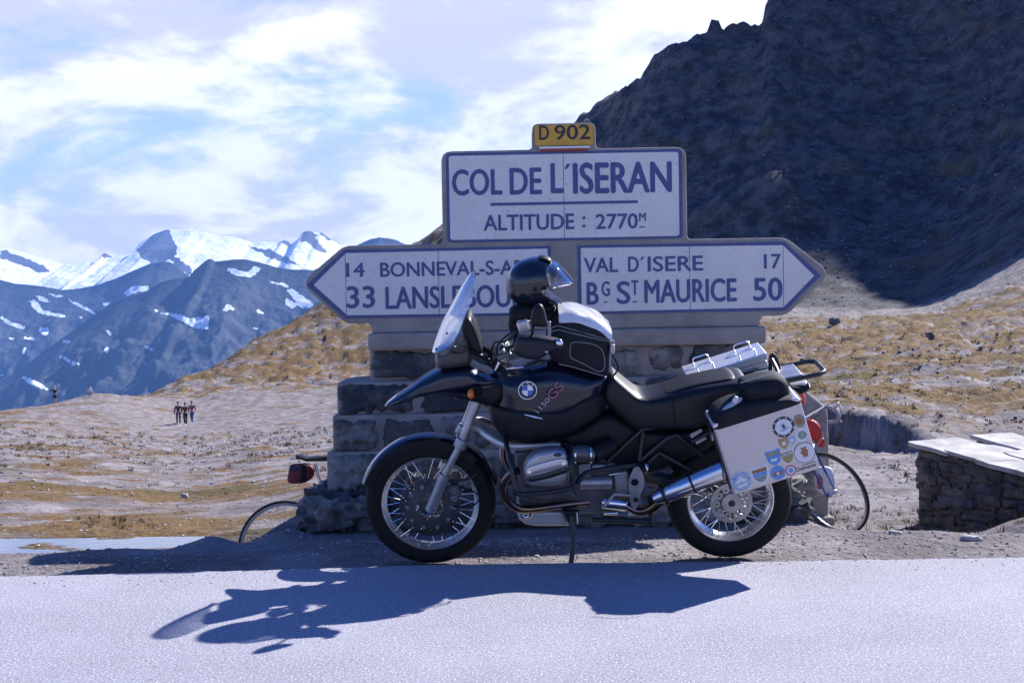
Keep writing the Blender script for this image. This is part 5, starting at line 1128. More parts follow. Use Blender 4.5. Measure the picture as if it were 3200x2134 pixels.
# ---- helmet
hx, hz0 = L(*z4(1400, 490), 0)
hel = tag(bike_root('helmet', hx, -.02, hz0), 'dark full-face helmet with raised clear visor resting on the handlebar', 'helmet')
helm_m = mat('helmet_lacquer', (.007, .008, .016), .16, coat=.6, spec=.4)
sh = LL(z4, [(1190, 330), (1196, 250), (1232, 175), (1300, 115), (1400, 80), (1490, 74), (1560, 100), (1610, 150), (1640, 210), (1600, 290), (1545, 328), (1536, 370), (1572, 405), (1625, 440), (1668, 464), (1650, 478), (1560, 476), (1440, 488), (1320, 492), (1255, 452), (1200, 400)], -.05)
shift(MB().inflate(sh, .122, -.02, n=84, rings=10, e=2.2), hel).build('shell', helm_m, hel, angle=80)
vz = LL(z4, [(1500, 150), (1560, 105), (1630, 122), (1700, 190), (1772, 282), (1700, 306), (1600, 326), (1530, 332), (1500, 260)], -.05)
shift(MB().inflate(vz, .127, -.02, n=60, rings=8, e=2.6), hel).build('visor', clear_mat('visor_clear', (.55, .58, .66), .55, .04, .04), hel, angle=80)
shift(MB().inflate(LL(z4, [(1450, 72), (1500, 52), (1560, 68), (1585, 105), (1540, 96), (1490, 80)], -.02), .05, -.02, n=30, rings=4), hel).build('top_vent', plast, hel)
shift(MB().inflate(LL(z4, [(1440, 320), (1500, 300), (1540, 318), (1535, 340), (1480, 345)], -.13), .016, -.125, n=24, rings=4), hel).build('visor_pivot', plast, hel)
shift(MB().inflate(LL(z4, [(1545, 415), (1600, 440), (1664, 468), (1640, 482), (1570, 478), (1535, 450)], -.1), .105, -.02, n=36, rings=5, e=3), hel).build('chin_bar', helm_m, hel, angle=80)
shift(MB().inflate(LL(z4, [(1320, 480), (1440, 476), (1560, 468), (1600, 490), (1520, 505), (1400, 510), (1330, 505)], -.05), .095, -.02, n=36, rings=4, e=3), hel).build('neck_padding', fabric, hel)
# ---- jacket / gloves bundled under the helmet
gx, gz = L(*z4(1290, 560), -.05)
gl = tag(bike_root('glove_bundle', gx, -.02, gz), 'dark pair of gloves bundled below the helmet on the handlebar', 'gloves')
for k, (pts, yy) in enumerate((([(1225, 500), (1320, 470), (1400, 490), (1420, 560), (1390, 600), (1290, 600), (1225, 620), (1212, 560)], -.06), ([(1420, 500), (1560, 480), (1620, 500), (1620, 600), (1580, 660), (1450, 640), (1400, 560)], .0), ([(1215, 600), (1290, 570), (1330, 640), (1280, 690), (1215, 690)], .03))):
    shift(MB().inflate(LL(z4, pts, yy), .07, yy, n=40, rings=5, e=2.2), gl).build('glove', fabric, gl, angle=80)
# ---- bags on the left pannier
sx, sz = L(*z3(820, 440), -.3)
sbag = tag(bike_root('luggage_bag', sx, -.33, sz), 'black soft bag lying on top of the stickered pannier', 'bag')
shift(MB().inflate(LL(z3, [(648, 302), (720, 268), (820, 246), (905, 246), (952, 282), (978, 360), (1000, 408), (960, 432), (830, 450), (700, 450), (662, 400)], -.34), .10, -.33, n=60, rings=7, e=3), sbag).build('bag_body', fabric, sbag, angle=70)
shift(MB().tube([(*[L(*z3(*q), -.42)[0]], -.425, L(*z3(*q), -.42)[1]) for q in ((655, 305), (730, 280), (830, 255), (900, 255), (940, 290))], .002, 6), sbag).build('piping', seam, sbag)
shift(MB().tube([(*[L(*z3(*q), -.43)[0]], -.43, L(*z3(*q), -.43)[1]) for q in ((880, 412), (960, 400), (1000, 402), (1020, 412))], .003, 6), sbag).build('strap_end', seam, sbag)
sx, sz = L(*z3(700, 530), -.37)
pad = tag(bike_root('pannier_bag', sx, -.37, sz), 'flat black inner bag bulging out of the left pannier', 'bag')
shift(MB().inflate(LL(z3, [(470, 588), (500, 510), (600, 455), (700, 435), (850, 412), (1005, 398), (1060, 426), (900, 484), (700, 548), (486, 614)], -.45), .112, -.372, n=60, rings=6, e=6), pad).build('bag_body', fabric, pad, angle=70)
shift(MB().inflate(LL(z3, [(470, 540), (505, 490), (540, 448), (590, 412), (650, 382), (652, 405), (600, 440), (545, 482), (520, 510), (485, 545)], -.40), .02, -.44, n=44, rings=4, e=2.2), pad).build('grey_strap', mat('strap_grey_cloth', (.33, .36, .43), .6, bump=.6, bscale=40, dist=.01), pad)
shift(MB().box((L(*z3(615, 400), -.42)[0], -.455, L(*z3(615, 400), -.42)[1]), (.022, .016, .03), Matrix.Rotation(.5, 3, 'Y')), pad).build('strap_slider', mat('buckle_cream', (.6, .58, .54), .4), pad, bevel=.003)

# ================================================================ BICYCLES
tyre_b = mat('bicycle_tyre', (.016, .016, .017), .7); rim_b = mat('bicycle_rim', (.55, .57, .63), .3, .85); steel = mat('bicycle_steel', (.6, .6, .62), .2, 1.0); blue_b = mat('bicycle_blue', (.015, .055, .26), .25, coat=.6); lever_m = mat('lever_alloy', (.62, .63, .65), .3, .8); tape = mat('bar_tape', (.30, .32, .37), .7)
silver_b = mat('bicycle_silver', (.40, .41, .44), .3, .6)
def bike_wheel(name, c, parent, ns=28, rot=None):
    w = MB().lathe([(.006, -.05), (.012, -.05), (.02, -.03), (.02, -.026), (.011, -.02), (.011, .02), (.02, .026), (.02, .03), (.012, .05), (.006, .05)], 16).build(name, steel, parent, loc=c)
    if rot is not None: w.rotation_euler = rot
    MB().lathe([(.336, 0), (.333, .009), (.325, .0115), (.316, .009), (.316, -.009), (.325, -.0115), (.333, -.009)], 64).build('tyre', tyre_b, w)
    MB().lathe([(.318, -.0095), (.318, .0095), (.300, .008), (.297, 0), (.300, -.008)], 64).build('rim', rim_b, w, angle=25)
    first = None
    for k, (sg, ln) in enumerate(((-1, -1), (-1, 1), (1, -1), (1, 1))):
        mb = spoke_mesh(.300, .02, 0, ln * 1.2, 0, sg * .027, .0011); first = None
        for i in range(ns // 4):
            an = 2 * math.pi * i / (ns // 4) + k * 2 * math.pi / ns
            if first is None: first = mb.build('spoke', steel, w); first.rotation_euler = (0, -an, 0)
            else: link_copy(first, w, 'spoke', rot=(0, -an, 0))
    return w
def bicycle(loc, rot, frame_mat, label, steer=0.0):
    b = tag(empty('bicycle', loc, rot), label, 'bicycle', 'bicycles leaning behind the stone pillar')
    rw, fw = (-.49, 0, .337), (.49, 0, .337); bb = (-.07, 0, .27); st = (-.24, 0, .80); ht = (.33, 0, .83); hb_ = (.36, 0, .70)
    bike_wheel('rear_wheel', rw, b)
    MB().tube([bb, st], .0145, 10, steps=2).tube([st, ht], .013, 10, steps=2).tube([bb, hb_], .0155, 10, steps=2).tube([ht, hb_], .018, 10, steps=2).build('frame', frame_mat, b)
    for sg in (-1, 1):
        MB().tube([bb, (-.28, sg * .055, .30), (rw[0], sg * .062, rw[2])], .009, 8).build('chain_stay', frame_mat, b); MB().tube([(st[0], sg * .012, st[2] - .02), (rw[0], sg * .062, rw[2])], .008, 8, steps=2).build('seat_stay', frame_mat, b)
    MB().tube([st, (-.27, 0, .93)], .0135, 10, steps=2).build('seatpost', steel, b)
    sad = MB(); ax = [(-.40, .06), (-.37, .072), (-.33, .070), (-.28, .05), (-.22, .03), (-.15, .022), (-.11, .018), (-.10, .008)]
    V = []; Fc = []
    for i, (x, w_) in enumerate(ax):
        for j in range(10):
            t = 2 * math.pi * j / 10; V.append((x, w_ * math.cos(t), .965 + (.018 if math.sin(t) > 0 else .022) * math.sin(t) + (.014 if i < 2 else 0) - .012 * (x + .3)))
    for i in range(len(ax) - 1): Fc += [(i * 10 + j, i * 10 + (j + 1) % 10, (i + 1) * 10 + (j + 1) % 10, (i + 1) * 10 + j) for j in range(10)]
    Fc += [tuple(range(10))[::-1], tuple((len(ax) - 1) * 10 + j for j in range(10))]
    sad.add(V, Fc).build('saddle', mat('saddle_leather', (.015, .015, .018), .4), b)
    MB().lathe([(.02, -.05), (.085, -.05), (.088, -.047), (.085, -.044), (.02, -.044)], 30, bb).build('chainring', steel, b)
    for sg, an in ((-1, .6), (1, .6 + math.pi)):
        e_ = (bb[0] + .17 * math.cos(an), sg * .075, bb[2] + .17 * math.sin(an)); cr = MB().tube([(bb[0], sg * .065, bb[2]), e_], [.011, .008], 8, steps=2).build('crank', steel, b)
        MB().box((e_[0], sg * .12, e_[2]), (.08, .08, .018)).build('pedal', steel, cr, bevel=.004)
    # steered group
    f = MB().tube([(.305, 0, .94), hb_], .0125, 10, steps=2).build('steerer', steel, b)
    for sg in (-1, 1): MB().tube([(.365, sg * .045, .695), (.415, sg * .052, .52), (fw[0] - .012, sg * .05, fw[2])], [.012, .010, .007], 10).build('fork_blade', frame_mat, b)
    MB().tube([(.365, -.045, .695), (.362, 0, .71), (.365, .045, .695)], .015, 10).build('fork_crown', frame_mat, b)
    fwh = bike_wheel('front_wheel', fw, b)
    MB().tube([(.305, 0, .93), (.42, 0, .955)], .013, 10, steps=2).build('stem', steel, b)
    dp = [(.42, .0, .955), (.42, .17, .955), (.43, .20, .955), (.50, .205, .95), (.53, .21, .90), (.49, .215, .84), (.41, .218, .825)]
    MB().tube([(a, -y, z) for a, y, z in dp[::-1]] + dp[1:], .0135, 10, steps=70).build('handlebar', tape, b)
    for sg in (-1, 1):
        lv = MB().tube([(.50, sg * .205, .955), (.545, sg * .207, .985), (.56, sg * .207, 1.0)], [.018, .015, .010], 10).build('brake_hood', lever_m, b)
        MB().tube([(.56, sg * .207, .985), (.565, sg * .21, .92), (.53, sg * .213, .86), (.54, sg * .214, .84)], [.007, .006, .005], 8).build('brake_lever', lever_m, lv)
        MB().tube([(.56, sg * .207, .99), (.62, sg * .15, 1.04), (.55, sg * .06, 1.02), (.38, .0, .86)], .0028, 6).build('brake_cable', tyre_b, lv)
    MB().box((.375, 0, .685), (.03, .07, .03)).build('brake_caliper', steel, b, bevel=.006)
    return b
# left-hand bicycle: only its saddle and rear wheel look out
yb1 = 8.46; c1 = P(890, 1714, yb1)
bicA = bicycle((c1[0] + .49, yb1, c1[2] - .337), (R(-4), 0, 0), silver_b, 'bicycle whose rear wheel and black saddle show left of the stone pillar')
SBS = .84
sadbag = empty('saddle_bag', (c1[0] + .49 - .345, yb1, c1[2] - .337 + .86)); tag(sadbag, 'small red and black saddle bag below the black bicycle saddle', 'bag')
redn = mat('red_nylon', (.20, .014, .022), .6, c2=(.14, .01, .018), scale=20)
MB().inflate([(-.13, -.06), (-.12, .04), (-.10, .085), (.0, .09), (.08, .07), (.09, .0), (.05, -.05), (-.04, -.075)], .05, 0, n=40, rings=5, e=4).build('bag_body', redn, sadbag, angle=60)
MB().prism([(-.11, .03), (-.03, .045), (-.03, .085), (-.10, .082)], -.054, -.046).build('blue_flap', mat('dark_blue_nylon', (.02, .025, .07), .6), sadbag, bevel=.004)
MB().prism([(-.02, -.07), (.03, -.06), (.035, .085), (-.01, .09)], -.055, .055).build('strap', fabric, sadbag, bevel=.004)
sadbag.scale = (SBS, SBS, SBS)
# right-hand bicycle: front wheel and drop handlebar look out, turned and leaning back on the pillar
yb2 = 9.15; c2 = P(2600, 1541, yb2); psi = R(-54); Rm = Matrix.Rotation(psi, 4, 'Z') @ Matrix.Rotation(R(17), 4, 'X')
o2 = Vector(c2) - (Rm @ Vector((.49, 0, .337)))
bicB = bicycle(tuple(o2), Rm.to_euler(), blue_b, 'blue racing bicycle whose front wheel and drop handlebar show right of the pillar')
# ---- red bar bag and white bag on the right-hand bicycle
def at2(x, y, z): return Rm @ Vector((x, y, z)) + o2
cR = P(2545, 1345, 9.05)
rb = empty('handlebar_bag', tuple(cR)); tag(rb, 'bright red bag hanging at the head of the blue bicycle', 'bag')
def lp(px_, py_, Y=9.05): q = P(px_, py_, Y) - cR; return (float(q[0]), float(q[2]))
redb = mat('bright_red_cloth', (.55, .03, .018), .55, c2=(.45, .02, .014), scale=12)
MB().inflate([lp(*q) for q in ((2500, 1330), (2528, 1310), (2552, 1318), (2568, 1345), (2572, 1372), (2560, 1392), (2540, 1372), (2515, 1360))], .05, 0, n=40, rings=5, e=3).build('bag_body', redb, rb, angle=60)
MB().inflate([lp(*q) for q in ((2556, 1362), (2574, 1370), (2572, 1392), (2558, 1395), (2548, 1380))], .045, -.01, n=30, rings=4, e=3).build('bag_pocket', redb, rb, angle=60)
MB().tube([(lp(2548, 1392)[0], -.055, lp(2548, 1392)[1]), (lp(2566, 1352)[0], -.055, lp(2566, 1352)[1])], .005, 6, steps=2).build('strap', seam, rb)
cW = P(2568, 1500, 9.35)
wb = empty('cloth_bag', tuple(cW)); tag(wb, 'white cloth bag with a red stripe hanging behind the blue bicycle wheel', 'bag')
def lw(px_, py_): q = P(px_, py_, 9.35) - cW; return (float(q[0]), float(q[2]))
MB().inflate([lw(*q) for q in ((2545, 1470), (2570, 1456), (2600, 1466), (2608, 1520), (2590, 1542), (2560, 1540), (2546, 1520))], .04, 0, n=36, rings=5, e=3).build('bag_body', mat('white_cloth', (.72, .68, .66), .8, bump=.5, bscale=30, dist=.01), wb, angle=60)
MB().inflate([lw(*q) for q in ((2550, 1478), (2566, 1492), (2566, 1520), (2552, 1522))], .012, -.038, n=24, rings=3, e=3).build('red_stripe', redb, wb)

# ================================================================ LOW STONE WALLS ON THE RIGHT
wallst = [stone_mat(10 + i, a, b) for i, (a, b) in enumerate((((.05, .052, .06), (.15, .15, .155)), ((.075, .066, .06), (.16, .135, .115)), ((.075, .076, .085), (.17, .165, .165))))]
capm = mat('pale_flagstone', (.25, .235, .225), .85, c2=(.43, .405, .385), scale=5, bump=.8, bscale=24, dist=.008)
def wall(label, A, B, zt0, zt1, zb_, thick, rows, seed, caps):
    """dry stone wall from A to B (x, y) with sloping top"""
    A, B = np.array(A), np.array(B); d = B - A; ln = float(np.linalg.norm(d)); d /= ln; nrm = np.array([d[1], -d[0]])
    if nrm @ (-A) < 0: nrm = -nrm
    root = tag(empty('stone_wall', (A[0], A[1], zb_)), label, 'wall', 'low stone walls on the right'); rs = random.Random(seed)
    H = max(zt0, zt1) - zb_
    ang = math.atan2(d[1], d[0]); Rz = np.array([[d[0], -nrm[0]], [d[1], -nrm[1]]])
    def place(mb):   # local (along, inward, up) -> root
        mb.v = [(Rz[0, 0] * a + Rz[0, 1] * b, Rz[1, 0] * a + Rz[1, 1] * b, c) for a, b, c in mb.v]; return mb
    z = 0; r = 0
    zt_l = lambda s: (zt0 + (zt1 - zt0) * s / ln) - zb_
    while z < H - .02:
        h = rs.uniform(.03, .10); s = -rs.uniform(0, .1)
        while s < ln:
            w_ = rs.uniform(.08, .40); a, b = max(s, 0), min(s + w_, ln); top = min(z + h, min(zt_l(a), zt_l(b)) - .005)
            if b - a > .03 and top - z > .02:
                dep = thick if (a <= .001 or b >= ln - .001) else .2
                o = place(stone_mb(((a + b) / 2, dep / 2 + rs.uniform(0, .018), (z + top) / 2), (b - a - .012, dep, top - z - .010), rs.random() * 1e4 // 1, .010, 4, 7)).build('stone', wallst[rs.randrange(3)], root, angle=24); fix_normals(o)
            s += w_
        z += h; r += 1
    corem = MB().prism([(.02, .01), (ln - .02, .01), (ln - .02, zt_l(ln) - .01), (.02, zt_l(0) - .01)], .03, thick - .02); place(corem).build('wall_core', wallst[0], root, smooth=False)
    for k, (s0, s1, y0, y1, dz, th, tw) in enumerate(caps):
        zz0, zz1 = zt_l(s0) + dz, zt_l(s1) + dz; mb = MB(); jj = lambda: rs.uniform(-.018, .018)
        ol = [q for a_, b_ in zip(*(lambda c: (c, c[1:] + c[:1]))([(s0, y0 + tw), (s1, y0 - tw), (s1 + .03, y1), (s0 - .02, y1 + tw)])) for q in [(a_[0] + (b_[0] - a_[0]) * f_ + jj(), a_[1] + (b_[1] - a_[1]) * f_ + jj()) for f_ in (.04, .28, .5, .74, .96)]]
        n = len(ol); zf = lambda s: zz0 + (zz1 - zz0) * (s - s0) / (s1 - s0)
        mb.add([(a, b, zf(a)) for a, b in ol] + [(a, b, zf(a) + th) for a, b in ol], [tuple(range(n)), tuple(range(2 * n - 1, n - 1, -1))] + [(i, i + n, (i + 1) % n + n, (i + 1) % n) for i in range(n)])
        fix_normals(place(mb).build('cap_slab', capm, root, bevel=.008, seg=2))
    return root
wA = P(2856, 1395, 9.8); wB = P(3205, 1487, 8.7); dv = (wB - wA)[:2]; wB2 = wA[:2] + dv * 1.35
zt0 = wA[2]; zt1 = zt0 + (wB[2] - zt0) * 1.35; lnw = float(np.linalg.norm(wB2 - wA[:2]))
wall('low dry stone wall with pale sunlit cap slabs at the right edge', wA[:2], wB2, zt0, zt1, -.85, .55, 9, 5,
     [(-.05, .42, -.04, .50, .0, .035, .0), (.34, .86, -.04, .52, .012, .03, .01), (.72, 1.28, -.05, .30, .004, .035, .0), (1.2, lnw, -.05, .42, .006, .03, .01), (.62, 1.0, .30, .75, .02, .03, .02), (.8, 1.15, .55, .95, .03, .035, .02), (1.05, 1.45, .40, .85, -.02, .03, .03), (1.25, 1.6, .8, 1.2, .0, .03, .01), (.95, 1.25, .85, 1.2, .02, .03, .01)])
vA = P(3048, 1372, 11.0); vB = P(3230, 1425, 10.2); dv = (vB - vA)[:2]; vB2 = vA[:2] + dv * 2; lv2 = float(np.linalg.norm(vB2 - vA[:2]))
wall('second low stone wall with a long pale coping behind the first wall', vA[:2], vB2, vA[2], vA[2] + (vB[2] - vA[2]) * 2, -.75, .4, 7, 9, [(-.05, .75, -.04, .42, .0, .035, .0), (.77, lv2, -.04, .42, .004, .035, .0)])

# ================================================================ BOULDERS
def ground_hit(px_, py_):
    """first point of the land seen along the line of sight"""
    Ys_ = np.geomspace(6.5, 240, 900)
    for dy in range(0, 60, 2):
        d = ray(px_, py_ + dy); Q = CAM + d * (Ys_ / d[1])[:, None]; u = Q[:, 0] / Ys_
        i = np.interp(Ys_, YR, np.arange(len(YR))).astype(int); j = np.interp(u, UR, np.arange(len(UR))).astype(int)
        hit = np.nonzero(Q[:, 2] <= LZ[i, j])[0]
        if len(hit): return Q[hit[0]]
    return P(px_, py_, 100)
def boulder(label, px_, py_, Y, w_, h_, m_, seed):
    q = ground_hit(px_, py_); w_, h_ = w_ * q[1] / Y, h_ * q[1] / Y; z = zat(q[0], q[1]); o = empty('boulder', (q[0], q[1], z)); tag(o, label, 'rock', 'single rocks on the ground')
    mb = stone_mb((0, 0, h_ * .35), (w_, w_ * .8, h_), seed, w_ * .04, 6, 3); mb.build('rock_body', m_, o, angle=40)
    stone_mb((w_ * .42, -w_ * .2, h_ * .12), (w_ * .4, w_ * .4, h_ * .45), seed + 1, w_ * .03, 4, 3).build('rock_chip', m_, o, angle=40); return o
boulder('dark boulder on the slope right of the sign arrow', 2608, 1015, 100, .85, .6, SM[0], 71)
boulder('small dark boulder in the meadow far right', 2905, 1052, 62, .38, .28, SM[1], 72)
boulder('pale stone lying on the plateau left of the bicycle saddle', 577, 1556, 17, .10, .07, capm, 73)
boulder('flat pale rock on the dirt edge before the stone wall', 2795, 1668, 6.95, .07, .03, capm, 74)
boulder('flat slab of rock on the dirt bank below the wall', 3030, 1692, 6.8, .1, .03, capm, 75)

# ================================================================ PEOPLE
def skin_mesh(name, joints, edges, m_, parent, root=0, sub=2):
    me = bpy.data.meshes.new(name); me.from_pydata([j[0] for j in joints], edges, []); me.update()
    o = bpy.data.objects.new(name, me); col.objects.link(o); o.parent = parent
    sk = o.modifiers.new('skin', 'SKIN'); sk.use_smooth_shade = True
    for i, j in enumerate(joints):
        r = j[1] if isinstance(j[1], tuple) else (j[1], j[1]); me.skin_vertices[0].data[i].radius = r; me.skin_vertices[0].data[i].use_root = (i == root)
    ss = o.modifiers.new('sub', 'SUBSURF'); ss.levels = ss.render_levels = sub; me.materials.append(m_); return o
skin_m = mat('skin', (.42, .24, .16), .5)
def person(label, px_, py_, Y, h, yaw, shirt, trousers, hair, arms='down', sit=False, shorts=False, bag=None, legs=(.10, -.10)):
    q = ground_hit(px_, py_); z = zat(q[0], q[1]); root = tag(empty('person', (q[0], q[1], z), (0, 0, yaw)), label, 'person', 'walkers on the plateau'); s = h / 1.75
    hip = .48 if sit else .93
    hz1 = hip + .50; J = {}
    def v(x, y, zz): return (x * s, y * s, zz * s)
    if sit: ankle = [(.32, .12, .06), (.32, -.12, .06)]; knee = [(.34, .12, .48), (.34, -.12, .48)]
    else: ankle = [(legs[0], .09, .08), (legs[1], -.09, .08)]; knee = [(legs[0] * .6 + .03, .10, .50), (legs[1] * .3 + .04, -.10, .50)]
    sh_ = [(0, .19, hz1 - .04), (0, -.19, hz1 - .04)]
    if arms == 'up': el = [(.12, .30, hz1 - .10), (.12, -.30, hz1 - .10)]; wr = [(.24, .14, hz1 + .10), (.24, -.14, hz1 + .10)]
    elif arms == 'back': el = [(-.10, .28, hz1 - .28), (-.10, -.28, hz1 - .28)]; wr = [(.10, .24, hz1 - .46), (.02, -.36, hz1 - .42)]
    else: el = [(.0, .26, hz1 - .32), (-.03, -.26, hz1 - .32)]; wr = [(.10, .25, hz1 - .55), (.03, -.27, hz1 - .57)]
    JB = [(v(0, 0, hip), .12 * s), (v(0, 0, hip + .25), (.12 * s, .10 * s)), (v(0, 0, hz1 - .06), (.15 * s, .11 * s)), (v(.01, 0, hz1 + .05), .055 * s), (v(.03, 0, hz1 + .15), (.075 * s, .085 * s)), (v(.03, 0, hz1 + .26), (.08 * s, .09 * s)), (v(.02, 0, hz1 + .33), .05 * s)]
    E_ = [(0, 1), (1, 2), (2, 3), (3, 4), (4, 5), (5, 6)]
    for k in (0, 1):
        o = len(JB); JB += [(v(*sh_[k]), .06 * s), (v(*el[k]), .042 * s), (v(*wr[k]), .032 * s), (v(wr[k][0] + .05, wr[k][1], wr[k][2] - .08), .03 * s)]; E_ += [(2, o), (o, o + 1), (o + 1, o + 2), (o + 2, o + 3)]
        o = len(JB); JB += [(v(0, (.1, -.1)[k], hip - .04), .09 * s), (v(*knee[k]), .06 * s), (v(*ankle[k]), .042 * s), (v(ankle[k][0] + .16, ankle[k][1], .04), .035 * s)]; E_ += [(0, o), (o, o + 1), (o + 1, o + 2), (o + 2, o + 3)]
    skin_mesh('body', JB, E_, skin_m, root)
    T = [(v(0, 0, hip + .02), (.15 * s, .125 * s)), (v(0, 0, hip + .25), (.15 * s, .12 * s)), (v(0, 0, hz1 - .05), (.18 * s, .125 * s)), (v(0, 0, hz1 + .02), .08 * s)]; E2 = [(0, 1), (1, 2), (2, 3)]
    for k in (0, 1):
        o = len(T); T += [(v(*sh_[k]), .075 * s), (v(*el[k]), .058 * s), (v(*[(a * .75 + b * .25) for a, b in zip(wr[k], el[k])]), .045 * s)]; E2 += [(2, o), (o, o + 1), (o + 1, o + 2)]
    skin_mesh('jacket', T, E2, shirt, root)
    T = [(v(0, 0, hip + .08), (.14 * s, .12 * s))]; E2 = []
    for k in (0, 1):
        o = len(T); T += [(v(0, (.1, -.1)[k], hip - .06), .105 * s), (v(*knee[k]), .075 * s)]; E2 += [(0, o), (o, o + 1)]
        if not shorts: T += [(v(ankle[k][0], ankle[k][1], ankle[k][2] + .04), .058 * s)]; E2 += [(o + 1, o + 2)]
    skin_mesh('trousers', T, E2, trousers, root)
    for k in (0, 1): MB().ball(v(ankle[k][0] + .06, ankle[k][1], .045), (.13 * s, .055 * s, .05 * s), 10, 6).build('shoe', mat('shoe_%s' % ('pale' if hash(label) % 2 else 'dark'), (.5, .5, .5), .7), root)
    MB().ball(v(.012, 0, hz1 + .26), (.098 * s, .092 * s, .10 * s), 12, 8).build('hair', hair, root)
    MB().ball(v(.115, 0, hz1 + .20), (.016 * s, .014 * s, .02 * s), 8, 6).build('nose', skin_m, root)
    if bag: MB().inflate([(-.30 * s, (hz1 - .45) * s), (-.30 * s, (hz1 - .1) * s), (-.14 * s, hz1 * s), (-.12 * s, (hz1 - .5) * s)], .14 * s, 0, n=24, rings=4, e=4).build('rucksack', bag, root)
    return root
cl = lambda n, c: mat('cloth_' + n, c, .85, c2=tuple(q * .7 for q in c), scale=6)
dk, nv, mr, vi, wh_ = cl('black', (.02, .02, .025)), cl('navy', (.03, .035, .06)), cl('maroon', (.12, .025, .03)), cl('violet', (.24, .09, .17)), cl('white', (.72, .72, .74))
jean, grey_, hair_d = cl('jeans', (.06, .13, .32)), cl('greyblue', (.12, .13, .17)), mat('dark_hair', (.03, .022, .018), .6)
person('walker in a dark jacket and grey trousers, leftmost of the group of three', 558, 1326, 92, 1.72, R(-70), nv, grey_, hair_d, legs=(.16, -.14))
person('walker in a black and maroon outfit in the middle of the three', 580, 1323, 91, 1.72, R(-100), mr, dk, hair_d, arms='back', legs=(.05, -.12))
person('walker in a violet top and blue jeans, rightmost of the three', 601, 1319, 93, 1.74, R(-110), vi, jean, hair_d, arms='back', legs=(.14, -.16))
person('person in dark clothes and shorts standing alone on the far left ridge', 172, 1250, 131, 1.72, R(110), dk, dk, mat('fair_hair', (.5, .42, .34), .6), arms='up', shorts=True)
person('person in a white top sitting on the ridge edge', 280, 1240, 126, 1.6, R(-60), wh_, grey_, hair_d, sit=True)

# ================================================================ LOOSE STONES AND GRASS
def scatter(name, label, n, gen, build_one, material, kind='stuff', cat='stones'):
    V = []; Fc = []; o = 0
    for _ in range(n):
        q = gen()
        if q is None: continue
        v, f = build_one(*q); V += v; Fc += [tuple(i + o for i in t_) for t_ in f]; o += len(v)
    me = bpy.data.meshes.new(name); me.from_pydata(V, [], Fc); me.update(); me.materials.append(material); ob = bpy.data.objects.new(name, me); col.objects.link(ob); return tag(ob, label, cat, kind=kind)
rs_ = random.Random(11)
OCT = [(1, 0, 0), (-1, 0, 0), (0, 1, 0), (0, -1, 0), (0, 0, 1), (0, 0, -1), (.6, .6, .5), (-.6, .5, .55), (.5, -.6, .5), (-.55, -.6, .45)]
OF = [(6, 4, 0), (6, 2, 4), (0, 2, 6), (7, 4, 2), (7, 1, 4), (2, 1, 7), (8, 0, 4), (8, 4, 3), (8, 3, 0), (9, 4, 1), (9, 3, 4), (9, 1, 3), (5, 2, 0), (5, 1, 2), (5, 3, 1), (5, 0, 3)]
def pebble(x, y, z, s):
    a = rs_.random() * 6.28; ca, sa = math.cos(a), math.sin(a); sx_, sy_, sz_ = s * rs_.uniform(.7, 1.4), s * rs_.uniform(.5, 1), s * rs_.uniform(.3, .7); v = []
    for p in OCT:
        k = rs_.uniform(.8, 1.2); X_, Y_ = p[0] * sx_ * k, p[1] * sy_ * k; v.append((x + ca * X_ - sa * Y_, y + sa * X_ + ca * Y_, z + p[2] * sz_ * k))
    return v, OF
def near_gen():
    Y = rs_.uniform(5.84, 7.3); X = rs_.uniform(-3.4, 3.6); s = .0035 + .011 * rs_.random() ** 3
    if rs_.random() < .07: return (X, 5.72 - .25 * rs_.random() ** 2, .001, .002 + .004 * rs_.random())
    return (X, Y, zat(X, Y) + s * .2, s)
def mid_gen():
    Y = 8.3 * (60 / 8.3) ** rs_.random(); u = rs_.uniform(-.46, .46); X = u * Y
    if rs_.random() > .35 + .65 * (u > .2) and Y < 30: return None
    if -1.5 < X < 2.3 and Y < 9.2: return None
    s = .0011 * Y * rs_.uniform(.4, 1.4) ** 2; return (X, Y, zat(X, Y) + s * .2, s)
def far_gen():
    Y = rs_.uniform(95, 250); u = rs_.uniform(.1, .46); X = u * Y
    s = .10 / (.12 + .9 * rs_.random()) * .55 * (.5 if Y < 150 else 1.0)
    if (snoise(X * .03, Y * .05, 95 % 7) + .5 * snoise(X * .06, Y * .1, 3)) / 1.5 + .5 * (u - .28) < rs_.uniform(-.25, .2): return None
    if Y < 150 and rs_.random() < .5: return None
    return (X, Y, zat(X, Y) + s * .15, s)
def smat(name, cs):
    t = NT(name); c = t.mix(t.ramp(t.noise(3, 4), .35, .65), cs[0], cs[1]); return t.done(c, .85, t.bump(t.noise(20, 4), .4, .01), .3)
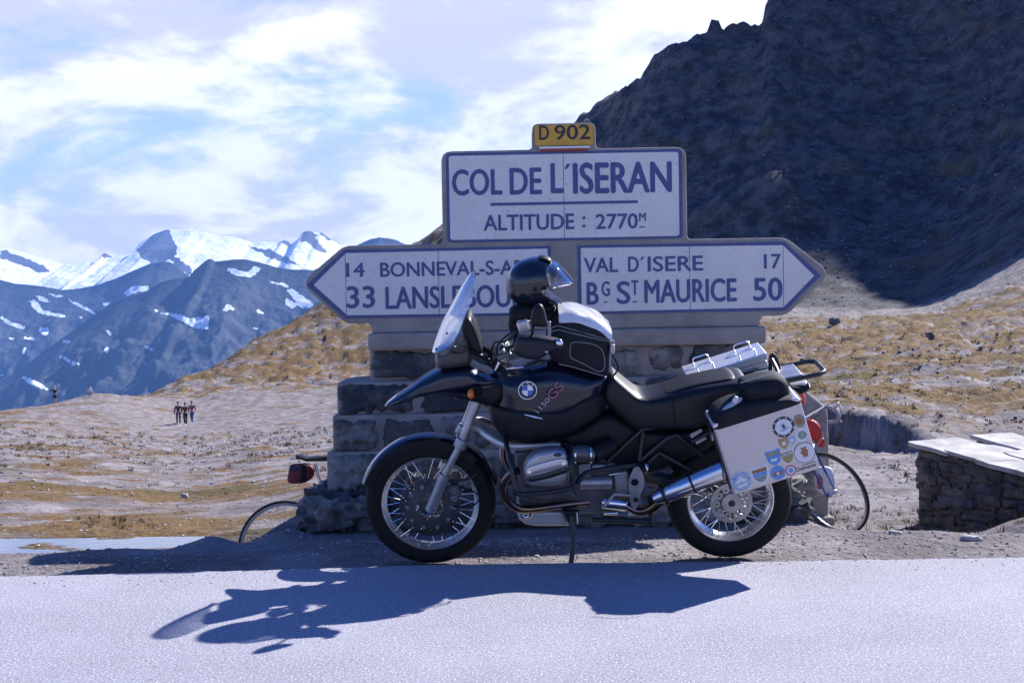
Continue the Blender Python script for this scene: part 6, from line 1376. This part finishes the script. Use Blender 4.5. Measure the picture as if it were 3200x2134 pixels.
scatter('gravel', 'loose gravel strewn on the dirt shoulder beside the road', 5200, near_gen, pebble, smat('gravel_stone', ((.22, .20, .20), (.42, .39, .39))), cat='gravel')
scatter('field_stones', 'stones scattered over the plateau', 12000, mid_gen, pebble, smat('field_stone', ((.16, .148, .148), (.42, .40, .40))), cat='stones')
scatter('scree', 'broken rock scattered on the dark mountain slope', 15000, far_gen, pebble, smat('scree_stone', ((.06, .06, .064), (.27, .26, .26))), cat='scree')
def tuft(x, y, z, s, n):
    v = []; f = []
    for k in range(n):
        a = rs_.random() * 6.28; r = s * rs_.random() * .9; bx_, by_ = x + r * math.cos(a), y + r * math.sin(a); h = s * rs_.uniform(.5, 1.1); w_ = s * .10; t_ = rs_.random() * 6.28
        lx, ly = rs_.uniform(-.5, .5) * h, rs_.uniform(-.5, .5) * h; o = len(v)
        v += [(bx_ - w_ * math.cos(t_), by_ - w_ * math.sin(t_), z - .02), (bx_ + w_ * math.cos(t_), by_ + w_ * math.sin(t_), z - .02), (bx_ + lx, by_ + ly, z + h)]; f.append((o, o + 1, o + 2))
    return v, f
gm = lambda X, Y: (snoise(X * .5, Y * .35, 1) + .5 * snoise(X, Y * .7, 2) + .25 * snoise(X * 2, Y * 1.4, 3)) / 1.75
def grass_gen():
    Y = 7.4 * (75 / 7.4) ** rs_.random(); u = rs_.uniform(-.46, .46); X = u * Y
    if -1.5 < X < 2.3 and Y < 9: return None
    bank = math.exp(-((X - 3.75) / .8) ** 2 - ((Y - 8) / .7) ** 2)
    if Y < 8.6 and bank < .35: return None
    if bank < .35 and gm(X, Y) < .10 + (.12 if u < 0 and Y < 30 else 0): return None
    s = min(.022 * (1 + Y * .10), .16) * rs_.uniform(.6, 1.4); return (X, Y, zat(X, Y), s, 12)
t = NT('dry_grass'); c = t.mix(t.ramp(t.noise(2.0, 4), .35, .65), (.08, .052, .02), (.23, .145, .058)); c = t.mix(t.ramp(t.noise(.4, 3), .55, .7), c, (.15, .13, .035)); gmat = t.done(c, .8, None, .2)
scatter('dry_grass', 'dry golden grass tufts on the plateau', 9000, grass_gen, tuft, gmat, cat='grass')
